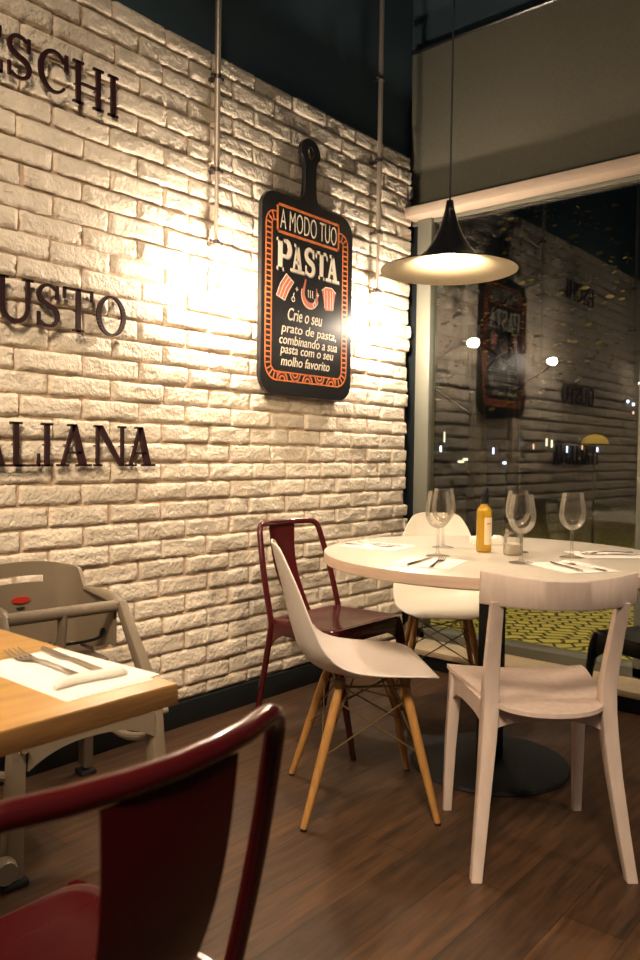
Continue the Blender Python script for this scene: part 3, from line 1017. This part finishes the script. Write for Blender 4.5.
# ------------------------------------------------------------------ burgundy / black metal chairs
def metal_chair(m, label, group):
    """local: faces +y; seat centre at the origin"""
    t = empty('metal_chair', (0, 0, 0), 0, label, 'chair', group)
    r = .0125
    zr = .83
    # back frame: one bent tube from left seat joint over the top to the right
    def back_y(x): return -.262-.040*(1-(x/.17)**2)
    pts = [(-.212, -.155, .44), (-.195, -.20, .60), (-.168, -.262, zr)]
    # top rail bowed backwards
    path = [Vector((-.214, -.150, .455)), Vector((-.168, -.258, zr))]
    L = fillet([(-.214, -.150, .44), (-.208, -.205, .64), (-.180, -.260, zr), (-.10, back_y(-.10), zr)], [0, .10, .040, 0], 8)
    Rr = [Vector((-p.x, p.y, p.z)) for p in L][::-1]
    mid = [Vector((x, back_y(x), zr)) for x in (-.05, 0, .05)]
    b = MB(); b.tube(L+mid+Rr, r, 14)
    b.build('back_frame', m, t)
    # splat
    b = MB()
    rings = []
    for k in range(13):
        u = k/12
        z = .445+(zr-.012-.445)*u
        w = .055+.023*u
        yb = -.172-.130*u-.035*math.sin(PI*u)
        row = []
        for j in range(7):
            x = w*(j/3-1)
            row.append((x, yb-.004*(1-(x/w)**2), z))
        row += [(p[0], p[1]+.003, p[2]) for p in row[::-1]]
        rings.append(row)
    b.loft(rings)
    b.build('splat', m, t)
    # seat: pressed sheet with dished middle and rolled rim
    def outline(s):
        # superellipse-ish trapezoid
        o = []
        cs = [(-.225, .185), (.225, .185), (.205, -.165), (-.205, -.165)]
        P = [Vector((x*s, y*s, 0)) for x, y in cs]
        n = len(P); rr_ = [.055, .055, .035, .035]
        for i in range(n):
            a = (P[i-1]-P[i]).normalized(); c = (P[(i+1) % n]-P[i]).normalized()
            p0 = P[i]+a*rr_[i]*s; p1 = P[i]+c*rr_[i]*s
            for k in range(7):
                u = k/6
                o.append(p0*(1-u)**2+P[i]*2*u*(1-u)+p1*u*u)
        return o
    b = MB()
    rings = []
    for s, z in ((1.0, .405), (1.004, .415), (1.006, .440), (1.0, .455), (.985, .462), (.95, .463), (.90, .459), (.7, .453), (.45, .449), (.2, .447), (.02, .4465)):
        rings.append([(p.x, p.y-.01, z) for p in outline(s)])
    b.loft(rings, cap=True)
    b.bm.faces.ensure_lookup_table()
    # open the underside cap so it reads as sheet: keep (closed solid)
    b.build('seat', m, t)
    # legs
    for s in (-1, 1):
        b = MB()
        # front leg: wide at the seat corner, tapering, curving out of the seat front corner
        ctr = [Vector((s*.200, .150, .452)), Vector((s*.212, .165, .40)), Vector((s*.208, .195, .30)), Vector((s*.200, .225, .15)), Vector((s*.192, .252, .0))]
        ws = [.030, .026, .018, .0145, .0125]
        b.tube(ctr, ws, 12, sub=4, flat=.62)
        b.build('leg', m, t)
        b = MB()
        b.tube([(s*.214, -.150, .455), (s*.216, -.165, .36), (s*.217, -.20, .18), (s*.218, -.235, .0)], [.0125, .013, .0125, .012], 12, sub=4)
        b.build('leg', m, t)
    # apron arches between front legs and along sides
    b = MB()
    def apron(p0, p1, nrm):
        p0, p1 = Vector(p0), Vector(p1)
        tops, bots = [], []
        for k in range(17):
            u = k/16
            p = p0.lerp(p1, u)
            drop = .022+.060*(abs(2*u-1)**3)
            tops.append((p.x, p.y, .452)); bots.append((p.x, p.y, .452-drop-.012))
        n = Vector(nrm)*.0022
        rings = [[tuple(Vector(a)+n), tuple(Vector(a)-n), tuple(Vector(c)-n), tuple(Vector(c)+n)] for a, c in zip(tops, bots)]
        b.loft(rings)
    apron((-.205, .172, 0), (.205, .172, 0), (0, 1, 0))
    apron((-.214, -.155, 0), (-.224, .16, 0), (1, 0, 0))
    apron((.214, -.155, 0), (.224, .16, 0), (1, 0, 0))
    apron((-.20, -.172, 0), (.20, -.172, 0), (0, 1, 0))
    b.build('apron', m, t)
    return t
ch = metal_chair(M['red_metal'], 'glossy burgundy metal chair in the foreground, back to us at the oak table', 'burgundy metal chairs')
ch.location = (.452, .862, 0); ch.rotation_euler = (0, 0, R(2)); ch.scale = (1.06, 1, 1)
ch2 = copy_tree(ch)
ch2.scale = (1, 1, 1); ch2.location = (2.455, 1.985, 0); ch2.rotation_euler = (0, 0, PI)
ch2['label'] = 'glossy burgundy metal chair standing against the brick wall behind the round table'
chb = metal_chair(M['dark_metal'], 'black metal chair at the right picture edge beside the round table', 'chairs round the round table')
del chb['group']
chb.location = (3.02, .85, 0); chb.rotation_euler = (0, 0, math.atan2(.36, -.93)-PI/2)

# ------------------------------------------------------------------ white shell chairs on dowel legs
def shell_chair(m, label):
    """faces +y"""
    t = empty('shell_chair', (0, 0, 0), 0, label, 'chair', 'white shell chairs on wooden dowel legs')
    prof = [(.226, .424), (.206, .440), (.165, .447), (.10, .443), (.02, .436), (-.06, .434), (-.125, .444), (-.175, .470), (-.208, .515), (-.228, .575), (-.245, .64), (-.262, .71), (-.278, .77), (-.292, .825), (-.297, .842)]
    hwid = [.115, .182, .216, .226, .230, .230, .228, .226, .221, .213, .201, .184, .160, .122, .060]
    lift = [-.002, .002, .008, .018, .030, .044, .058, .068, .064, .056, .046, .036, .026, .015, .006]   # edge lift along normal
    P = [Vector((0, y, z)) for y, z in prof]
    P2, W2 = smooth(P, hwid, 4)
    _, L2 = smooth(P, lift, 4)
    bm = bmesh.new()
    n = 22
    grid = []
    for i, p in enumerate(P2):
        a = P2[max(i-1, 0)]; c = P2[min(i+1, len(P2)-1)]
        d = (c-a).normalized()
        nrm = Vector((0, d.z, -d.y))            # d goes front->back/up; want up/forward
        if nrm.z < 0 and nrm.y < 0: nrm = -nrm
        nrm = Vector((0, abs(d.z) if i > 10 else nrm.y, abs(d.y)))
        row = []
        for j in range(n+1):
            u = 2*j/n-1
            uu = math.sin(u*PI/2*.92)/math.sin(PI/2*.92)
            e = abs(uu)**2.6
            row.append(bm.verts.new(p+Vector((uu*W2[i], 0, 0))+nrm*e*L2[i]))
        grid.append(row)
    for i in range(len(grid)-1):
        for j in range(n):
            bm.faces.new((grid[i][j], grid[i][j+1], grid[i+1][j+1], grid[i+1][j]))
    b = MB(); b.bm.free(); b.bm = bm
    o = b.build('shell', m, t, angle=60)
    so = o.modifiers.new('s', 'SOLIDIFY'); so.thickness = .006; so.offset = 0
    bv = o.modifiers.new('b', 'SUBSURF'); bv.levels = 1; bv.render_levels = 1
    tops = {}
    feet = {}
    for sx in (-1, 1):
        for sy in (-1, 1):
            top_ = Vector((sx*.125, .115 if sy > 0 else -.09, .405)); ft = Vector((sx*.205, .205 if sy > 0 else -.205, 0))
            tops[sx, sy], feet[sx, sy] = top_, ft
            b = MB()
            b.tube([top_, top_.lerp(ft, .12), top_.lerp(ft, .5), ft+Vector((0, 0, .006))], [.0115, .0150, .0145, .0100], 14)
            lg = b.build('leg', M['beech'], t)
            b = MB(); b.tube([ft, ft+Vector((0, 0, .007))], .0105, 12)
            b.build('foot_cap', M['cork'], lg)
            b = MB()
            b.tube([top_+Vector((0, 0, .018)), top_.lerp(ft, .09)], .0085, 10)
            b.tube([top_+Vector((0, 0, .025)), top_+Vector((0, 0, -.002))], [.019, .016], 12)
            b.build('mount', M['wire'], lg)
    # wire cross bracing
    b = MB()
    def pt(k, f): return tops[k].lerp(feet[k], f)
    ks = [(-1, 1), (1, 1), (1, -1), (-1, -1)]
    for i in range(4):
        a, c = ks[i], ks[(i+1) % 4]
        b.tube([pt(a, .10), pt(c, .50)], .0027, 8); b.tube([pt(c, .10), pt(a, .50)], .0027, 8)
    b.tube([pt((-1, 1), .12), pt((1, -1), .12)], .0027, 8); b.tube([pt((1, 1), .12), pt((-1, -1), .12)], .0027, 8)
    for k in ks:
        o2 = Vector((-k[0]*.05, -k[1]*.05, .03))
        b.tube([pt(k, .5), tops[k]+o2-Vector((0, 0, .02))], .0025, 8)
    b.tube([tops[ks[0]], tops[ks[1]], tops[ks[2]], tops[ks[3]], tops[ks[0]]], .004, 8)
    b.build('wire_brace', M['wire'], t)
    return t
sc = shell_chair(M['shell'], 'white plastic shell chair on wooden dowel legs, seen side-on left of the round table')
sc.location = (2.02, 1.52, 0); sc.rotation_euler = (0, 0, math.atan2(-.68, .734)-PI/2)
sc2 = shell_chair(M['shell_far'], 'white plastic shell chair facing us between the round table and the window')
sc2.scale = (.93, 1, 1); sc2.location = (3.07, 1.864, 0); sc2.rotation_euler = (0, 0, math.atan2(-.60, -.79)-PI/2)

# ------------------------------------------------------------------ whitewashed wooden chair
def wooden_chair(label):
    t = empty('wooden_chair', (0, 0, 0), 0, label, 'chair')
    m = M['whitewood']
    def loft_rect(b, path, bev=.002):
        """path: (center, wx, wy)"""
        rings = []
        for c, wx, wy in path:
            c = Vector(c)
            k = min(wx, wy)*.12
            pts = []
            for sx, sy in ((1, 1), (-1, 1), (-1, -1), (1, -1)):
                cc = (c.x+sx*(wx/2-k), c.y+sy*(wy/2-k))
                a0 = {(1, 1): 0, (-1, 1): 90, (-1, -1): 180, (1, -1): 270}[(sx, sy)]
                for a in (0, 45, 90):
                    pts.append((cc[0]+k*math.cos(R(a0+a)), cc[1]+k*math.sin(R(a0+a)), c.z))
            rings.append(pts)
        b.loft(rings)
    for s in (-1, 1):
        b = MB()
        # rear leg and back post in one curved piece
        zs = [(0, -.211, .207, .029, .032), (.12, -.185, .192, .033, .036), (.26, -.158, .176, .037, .042), (.36, -.142, .166, .041, .050), (.43, -.134, .161, .042, .054),
              (.50, -.137, .160, .041, .042), (.58, -.158, .162, .039, .034), (.66, -.184, .164, .036, .029), (.742, -.214, .166, .034, .024)]
        loft_rect(b, [((s*x, y, z), wx, wy) for z, y, x, wx, wy in zs])
        b.build('back_leg', m, t)
        b = MB()
        loft_rect(b, [((s*.207, .208, 0), .026, .026), ((s*.203, .196, .20), .032, .032), ((s*.196, .180, .38), .038, .038), ((s*.192, .174, .445), .040, .042)])
        b.build('front_leg', m, t)
    # side rails, front and back rail
    b = MB()
    for s in (-1, 1):
        b.bar((s*.190, .16, .410), (s*.165, -.13, .405), .020, .055, .020, .060, xdir=(1, 0, 0)) if False else None
        A = [(s*.182, .165), (s*.204, .165), (s*.176, -.13), (s*.154, -.13)]
        # with a brace shape: deep at the ends
        rings = []
        for k in range(9):
            u = k/8
            x0 = A[0][0]+(A[3][0]-A[0][0])*u; x1 = A[1][0]+(A[2][0]-A[1][0])*u; y = .165-.295*u
            zb = .392+.008*math.sin(PI*u)-(.024*(abs(2*u-1)**6))
            rings.append([(x0, y, zb), (x1, y, zb), (x1, y, .448), (x0, y, .448)])
        b.loft(rings)
    b.build('side_rail', m, t)
    b = MB()
    for yy, hx, th in ((.172, .18, .018), (-.128, .155, .02)):
        rings = []
        for k in range(13):
            u = k/12
            x = -hx+2*hx*u
            zb = .402-(.028*abs(2*u-1)**3)
            zt_ = .446-.012*math.sin(PI*u)
            rings.append([(x, yy-th/2, zb), (x, yy+th/2, zb), (x, yy+th/2, zt_), (x, yy-th/2, zt_)])
        b.loft(rings)
    b.build('cross_rail', m, t)
    # seat: thin saddle
    b = MB()
    nx, ny = 20, 27
    top, bot = [], []
    for j in range(ny+1):
        v = j/ny
        yv = 1-(1-v)**1.0
        if v < .22:
            a_ = (1-v/.22)*PI/2
            y = -.128-.087*math.sin(a_)*1.0; w = max(.012, .152*math.cos(a_*.985)**.8)
        else:
            q = (v-.22)/.78
            y = -.128+.343*q; w = .152+.062*min(1, q*1.15)**.8
        r1, r2 = [], []
        for i in range(nx+1):
            u = 2*i/nx-1
            z = .462-.016*(1-(u*w/.2)**2)*(1-.45*v)
            th = .012
            r1.append((u*w, y, z)); r2.append((u*w, y, z-th))
        top.append(r1); bot.append(r2)
    # posts notch: limit the rear part between the posts
    vt = [[b.bm.verts.new(p) for p in r] for r in top]; vb = [[b.bm.verts.new(p) for p in r] for r in bot]
    for j in range(ny):
        for i in range(nx):
            b.bm.faces.new((vt[j][i], vt[j][i+1], vt[j+1][i+1], vt[j+1][i])); b.bm.faces.new((vb[j][i], vb[j+1][i], vb[j+1][i+1], vb[j][i+1]))
        b.bm.faces.new((vt[j][0], vt[j+1][0], vb[j+1][0], vb[j][0])); b.bm.faces.new((vt[j][nx], vb[j][nx], vb[j+1][nx], vt[j+1][nx]))
    for i in range(nx):
        b.bm.faces.new((vt[0][i], vb[0][i], vb[0][i+1], vt[0][i+1])); b.bm.faces.new((vt[ny][i], vt[ny][i+1], vb[ny][i+1], vb[ny][i]))
    b.build('seat', m, t, angle=50)
    # curved top rail
    b = MB()
    rings = []
    for k in range(25):
        u = 2*k/24-1
        x = .207*u
        y = -.262+.066*u*u
        zt_ = .808+.014*u*u
        zb = .728+.006*u*u
        th = .018
        # lean back
        e = .62 if abs(u) == 1 else 1
        pts = []
        zc, hh = (zt_+zb)/2, (zt_-zb)/2
        for a, c in ((-1, -.9), (-.7, -1), (.7, -1), (1, -.9), (1, .9), (.7, 1), (-.7, 1), (-1, .9)):
            pts.append((x, y+a*th/2-(c*hh)*.12, zc+c*hh))
        rings.append(pts)
    b.loft(rings)
    b.build('top_rail', m, t)
    return t
wc = wooden_chair('whitewashed wooden chair with curved top rail, back to us before the round table')
wc.location = (2.125, .973, 0); wc.rotation_euler = (0, 0, math.atan2(.661, .751)-PI/2)

# ------------------------------------------------------------------ high chair
hc = empty('high_chair', (1.266, 2.08, 0), R(-6), 'beige moulded plastic high chair between the oak table and brick wall', 'high chair')
m = M['highchair']
# local: front is -y.  back plane at y=+.27, arms to y=-.03
# backrest: curved sheet with a handle slot, made as a strip mesh
def backrest():
    b = MB()
    rings = []
    nz_ = 22
    # outline of wrap-around shell in plan: left arm front -> back -> right arm front
    plan = []
    plan += [(-.175, -.02), (-.178, .08), (-.175, .17)]
    plan += [(-.165+.0, .225), (-.13, .262)]
    plan += [(-.065, .275), (0, .278), (.065, .275)]
    plan += [(.13, .262), (.165, .225), (.175, .17), (.178, .08), (.175, -.02)]
    PP, _ = smooth([Vector((x, y, 0)) for x, y in plan], 0, 5)
    def topz(p):
        a = min(1, max(0, (p.y-.165)/.05))
        a = a*a*(3-2*a)
        arm = .672-.012*(1-(p.y+.02)/.2)
        back = .762-.020*(abs(p.x)/.16)**2.5
        return arm*(1-a)+back*a
    def botz(p):
        a = min(1, max(0, (p.y-.0)/.10))
        return .520*(1-a)+.492*a if p.y < .12 else .49
    th = .012
    K = 12
    outer, inner = [], []
    for i, p in enumerate(PP):
        d = (PP[min(i+1, len(PP)-1)]-PP[max(i-1, 0)]).normalized()
        nrm = Vector((d.y, -d.x, 0))
        col_o, col_i = [], []
        for k in range(K+1):
            z = botz(p)+(topz(p)-botz(p))*k/K
            col_o.append((p.x+nrm.x*th/2, p.y+nrm.y*th/2, z)); col_i.append((p.x-nrm.x*th/2, p.y-nrm.y*th/2, z))
        outer.append(col_o); inner.append(col_i)
    bm = b.bm
    VO = [[bm.verts.new(q) for q in c] for c in outer]; VI = [[bm.verts.new(q) for q in c] for c in inner]
    def slot(i, k):
        x = (PP[i].x+PP[min(i+1, len(PP)-1)].x)/2
        return abs(x) < .078 and PP[i].y > .2 and k == 9
    n = len(PP)
    for i in range(n-1):
        for k in range(K):
            if slot(i, k):
                bm.faces.new((VO[i][k], VO[i+1][k], VI[i+1][k], VI[i][k])); bm.faces.new((VO[i][k+1], VI[i][k+1], VI[i+1][k+1], VO[i+1][k+1]))
                if not slot(i-1, k): bm.faces.new((VO[i][k], VI[i][k], VI[i][k+1], VO[i][k+1]))
                if not slot(i+1, k): bm.faces.new((VO[i+1][k], VO[i+1][k+1], VI[i+1][k+1], VI[i+1][k]))
                continue
            bm.faces.new((VO[i][k], VO[i+1][k], VO[i+1][k+1], VO[i][k+1])); bm.faces.new((VI[i][k], VI[i][k+1], VI[i+1][k+1], VI[i+1][k]))
        bm.faces.new((VO[i][0], VI[i][0], VI[i+1][0], VO[i+1][0])); bm.faces.new((VO[i][K], VO[i+1][K], VI[i+1][K], VI[i][K]))
    for i in (0, n-1):
        for k in range(K):
            f = (VO[i][k], VO[i][k+1], VI[i][k+1], VI[i][k])
            bm.faces.new(f)
    return b.build('backrest', m, hc, angle=50)
backrest()
for s in (-1, 1):
    b = MB()
    b.tube([(s*.178, .17, .672), (s*.180, .08, .668), (s*.180, -.01, .660), (s*.178, -.045, .645)], [.014, .022, .025, .018], 12, sub=3, flat=.7)
    b.build('armrest', m, hc)
b = MB(); b.tube([(-.178, -.030, .645), (.178, -.030, .645)], .0185, 18)
b.build('guard_bar', m, hc)
b = MB()
b.tube([(0, -.028, .645), (0, -.022, .58), (0, .00, .50), (0, .03, .44)], [.022, .020, .026, .03], 12, sub=3, flat=.6)
b.build('crotch_post', m, hc)
b = MB(); b.box(-.165, .165, -.01, .265, .455, .485, .012, 3)
b.build('seat', m, hc)
b = MB()
b.tube([(.02, .20, .495), (.08, .08, .520), (.15, .04, .535), (.172, .05, .560)], .013, 8, sub=4, flat=.35)
b.tube([(.02, .20, .495), (-.06, .10, .520), (-.14, .06, .535), (-.170, .07, .560)], .013, 8, sub=4, flat=.35)
b.tube([(.01, .14, .49), (.02, .06, .53), (.0, .0, .545)], .013, 8, sub=4, flat=.35)
b.build('strap', M['strap'], hc)
b = MB()
st = arc(0, 0, .030, .0105, 0, 345, 20)
b.prism([(x-.045+.045, z+.640) for x, z in st], .2655, .272, 'y')
so_ = b.build('sticker', M['sticker_red'], hc)
b = MB(); b.box(-.012, .012, .266, .2735, .612, .617)
b.build('small_print', M['strap'], hc)
# splayed legs of box section
for s in (-1, 1):
    fx = .212 if s > 0 else .234
    b = MB()
    b.bar((s*.185, -.035, .655), (s*.203, -.195, .40), .028, .034, .038, .042, bev=.006)
    b.bar((s*.203, -.193, .42), (s*fx, -.225, .015), .038, .044, .048, .052, bev=.006)
    lg = b.build('front_leg', m, hc)
    b = MB(); b.box(s*fx-.036, s*fx+.036, -.262, -.185, 0, .018, .006)
    b.build('foot_cap', M['strap'], lg)
    b = MB(); b.tube([(s*.222, -.215, .35), (s*.240, -.215, .35)] if s > 0 else [(s*.205, -.230, .35), (s*.205, -.248, .35)], .010, 12)
    b.build('bolt', m, lg)
    b = MB(); b.bar((s*.180, .17, .60), (s*.243, .30, .03), .030, .045, .036, .05, bev=.006)
    lg = b.build('back_leg', m, hc)
    b = MB(); b.box(s*.243-.028, s*.243+.028, .27, .33, 0, .018, .006)
    b.build('foot_cap', M['strap'], lg)
# hub on the front left foot
b = MB(); b.tube([(-.262, -.272, .055), (-.262, -.245, .055)], [.028, .036], 20)
b.build('foot_hub', m, hc)
# front arch
def arch(y0, y1, zend, zmid, name, xh, thick_end, thick_mid):
    b = MB()
    rings = []
    for k in range(21):
        u = 2*k/20-1
        zt_ = zmid-(zmid-zend)*u*u
        th = thick_mid+(thick_end-thick_mid)*abs(u)**3
        rings.append([(u*xh, y0, zt_-th), (u*xh, y1, zt_-th), (u*xh, y1, zt_-.004), (u*xh, (y0+y1)/2, zt_), (u*xh, y0, zt_-.004)])
    b.loft(rings)
    b.build(name, m, hc, angle=30)
arch(-.230, -.190, .362, .386, 'front_arch', .19, .078, .050)
arch(.215, .245, .300, .330, 'rear_arch', .205, .08, .045)
for s in (-1, 1):
    b = MB(); b.tube([(s*.225, -.20, .27), (s*.222, .02, .22), (s*.215, .22, .27)], .013, 10, sub=5)
    b.build('side_brace', m, hc)

# ------------------------------------------------------------------ outside
b = MB(); b.box(GX+.06, 30, -8, 24, -.12, -.02)
tag(b.build('pavement', M['cobble'], smooth=False), kind='structure')
# distant dark shop row with small lit windows
sh = empty('shop_row', (21, 9, 0), math.atan2(9, 21), 'dark row of shops across the street with small lit windows', 'building')
b = MB(); b.box(0, 2, -12, 12, -.02, 11)
b.build('facade', M['facade'], sh, smooth=False)
lit = [((.75, .8, 1), 2.6), ((1, .85, .5), 1.0), ((1, .95, .9), 3.2), ((1, .5, .3), 1.0), ((.8, .85, 1), 1.8)]
ml = [emis('lit_window_%d' % i, c, s) for i, (c, s) in enumerate(lit)]
rnd = random.Random(5)
spots = [(4.9, 1.55, .30, .12, 2), (4.6, 1.25, .25, .25, 0), (3.2, 1.5, .10, .5, 1), (3.3, 1.2, .10, .28, 2), (2.1, 1.45, .14, .6, 2), (1.8, 1.15, .10, .3, 0), (1.1, 1.4, .10, .4, 0), (.7, 1.3, .08, .25, 3),
         (.2, 1.45, .12, .35, 1), (-.2, 1.3, .07, .3, 0), (-.6, 1.35, .07, .2, 3), (2.5, 1.0, .5, .10, 1), (1.3, .95, .3, .1, 0), (-1.0, 1.25, .1, .2, 0), (-1.9, 2.3, .10, .12, 3), (-1.9, 2.6, .14, .12, 0), (-2.1, 2.0, .09, .09, 3), (-2.4, 2.7, .06, .06, 0)]
for (y, z, w, h, k) in spots:
    for q in range(2 if w > .11 else 1):
        b = MB()
        zz = z+rnd.uniform(-.06, .06); yy = y+q*.14
        b.box(-.04, 0, yy, yy+w*.35, zz, zz+h*.6, .01)
        b.build('lit_window', ml[k], sh)

# trees
def tree(x, y, h, rcrown, seed, label, n=900, zc=None):
    t = empty('street_tree', (x, y, -.02), 0, label, 'tree', 'dark trees outside the window')
    rnd = random.Random(seed)
    b = MB()
    b.tube([(0, 0, 0), (.05, .03, h*.35), (0, .08, h*.6)], [.13, .10, .07], 10, sub=3)
    for k in range(3):
        a = 2*PI*k/3+rnd.random(); l = rcrown*rnd.uniform(.6, 1)
        z0 = h*rnd.uniform(.35, .6)
        b.tube([(.02, .05, z0), (math.cos(a)*l*.5, math.sin(a)*l*.5, z0+l*.25), (math.cos(a)*l, math.sin(a)*l, z0+l*rnd.uniform(-.1, .7))], [.02, .012, .005], 6, sub=2)
    b.build('trunk', M['bark'], t)
    bm = bmesh.new()
    for k in range(n):
        while True:
            p = Vector((rnd.uniform(-1, 1), rnd.uniform(-1, 1), rnd.uniform(-1, 1)))
            if .25 < p.length < 1: break
        if noise.noise(p*2.3+Vector((seed, 0, 0))) < -.12: continue
        c = Vector((p.x*rcrown, p.y*rcrown, h*.72+p.z*rcrown*.9))
        s = rnd.uniform(.030, .055)
        mt = Matrix.Rotation(rnd.random()*6.28, 3, 'Z') @ Matrix.Rotation(rnd.uniform(-1.2, 1.2), 3, 'X')
        q = [mt @ Vector(v)*s+c for v in ((-.9, 0, 0), (-.3, -.5, .05), (.4, -.45, .05), (1.1, 0, 0), (.4, .45, .05), (-.3, .5, .05))]
        vs = [bm.verts.new(v) for v in q]
        bm.faces.new(vs)
    b = MB(); b.bm.free(); b.bm = bm
    o = b.build('foliage', M['leaf'], t, smooth=False)
    o['kind'] = 'stuff'
    return t
tree(8.6, 4.75, 4.6, 1.9, 3, 'dark leafy tree outside, behind the pendant lamp in the window', 650)
tree(11.2, 1.2, 5.0, 1.9, 11, 'dark leafy tree outside at the right edge of the window', 650)
tree(12.5, 6.2, 5.5, 2.2, 23, 'dark leafy tree outside, farthest left and most distant', 900)

# street lamp outside (gives the yellow light on the cobbles)
sl = empty('street_lamp', (6.1, .7, -.02), 0, 'street lamp outside casting yellow light on the cobbles', 'street lamp')
b = MB(); b.tube([(0, 0, 0), (0, 0, .4), (0, 0, 6.0)], [.08, .05, .035], 12)
b.tube([(0, 0, 5.98), (-.3, .2, 6.15), (-.8, .5, 6.1)], .03, 8, sub=4)
b.build('pole', M['black_iron'], sl)
b = MB(); b.box(-1.05, -.70, .40, .62, 6.06, 6.14, .02)
b.build('lamp_head', M['black_iron'], sl)
b = MB(); b.box(-1.02, -.73, .43, .59, 6.045, 6.062, .003)
b.build('lamp_lens', emis('sodium_lens', (1, .72, .22), 25), sl)

# small yellow dome on a pole, standing in for an unidentified shape
aw = empty('yellow_dome', (8.3, 3.17, -.02), 0, 'small yellow dome on a pole outside, standing in for an unclear shape', 'yellow shape')
b = MB()
b.lathe([(.14, 1.29), (.145, 1.295), (.12, 1.35), (.07, 1.385), (0, 1.40), ], 16)
b.lathe([(.14, 1.29), (.115, 1.34), (.07, 1.375), (0, 1.39)], 16)
b.build('dome', mat('yellow_dome_cover', (.40, .30, .06), .8), aw, angle=20)
b = MB(); b.tube([(0, 0, 0), (0, 0, 1.38)], .012, 8); b.lathe([(0, 0), (.12, 0), (.12, .03), (0, .05)], 16)
b.build('pole', M['black_iron'], aw)

# ------------------------------------------------------------------ lights
def area(name, loc, target, size, power, color, sy=None):
    l = bpy.data.lights.new(name, 'AREA'); l.energy = power; l.color = color; l.size = size
    if sy: l.shape = 'RECTANGLE'; l.size_y = sy
    o = bpy.data.objects.new(name, l); COL.objects.link(o); o.location = loc
    o.rotation_euler = (Vector(target)-Vector(loc)).to_track_quat('-Z', 'Y').to_euler()
    return o
def spot(name, loc, target, power, color, angle=70, blend=.6, size=.05):
    l = bpy.data.lights.new(name, 'SPOT'); l.energy = power; l.color = color; l.spot_size = R(angle); l.spot_blend = blend; l.shadow_soft_size = size
    o = bpy.data.objects.new(name, l); COL.objects.link(o); o.location = loc
    o.rotation_euler = (Vector(target)-Vector(loc)).to_track_quat('-Z', 'Y').to_euler()
    return o
# unseen fill spots added to brighten the wooden chair and brick wall
spot('fill_spot', (2.6, -1.9, 4.2), (2.1, .9, .5), 95, (1, .76, .56), 42, .8, .10)
spot('fill_spot', (-1.3, -.6, 4.6), (1.75, 2.4, .30), 520, (1, .77, .54), 52, .9, .55)
# street lamp beam, plus an unseen spot added to brighten the trees
spot('outdoor_spot', (5.22, 1.21, 6.0), (5.3, 2.2, 0), 620, (1, .76, .24), 75, .5, .1)
spot('outdoor_spot', (6.6, 2.2, 6.2), (9.2, 3.2, 3.2), 260, (1, .72, .25), 60, .6, .08)

# ------------------------------------------------------------------ world
w = bpy.data.worlds.new('night'); scn.world = w; w.use_nodes = True
bg = w.node_tree.nodes['Background']
bg.inputs[0].default_value = (.50, .68, .78, 1)
bg.inputs[1].default_value = .018

# ------------------------------------------------------------------ camera
cam = bpy.data.cameras.new('camera'); co = bpy.data.objects.new('camera', cam); COL.objects.link(co)
cam.sensor_fit = 'VERTICAL'; cam.sensor_height = 36; cam.lens = 782.7/960*36
yaw, pitch, roll = R(40.201), R(-1.856), R(.753)
fwd = Vector((math.cos(yaw)*math.cos(pitch), math.sin(yaw)*math.cos(pitch), math.sin(pitch)))
right = Vector((math.sin(yaw), -math.cos(yaw), 0))
up = right.cross(fwd)
r2 = math.cos(roll)*right+math.sin(roll)*up
u2 = -math.sin(roll)*right+math.cos(roll)*up
mt = Matrix((r2, u2, -fwd)).transposed().to_4x4()
mt.translation = Vector((0, 0, 1.12))
co.matrix_world = mt
cam.clip_start = .02
cam.dof.use_dof = True
cam.dof.focus_distance = 2.7
cam.dof.aperture_fstop = 5.6
scn.camera = co

scn.view_settings.view_transform = 'Standard'
scn.view_settings.look = 'None'
scn.view_settings.exposure = 1.15
scn.view_settings.gamma = 1
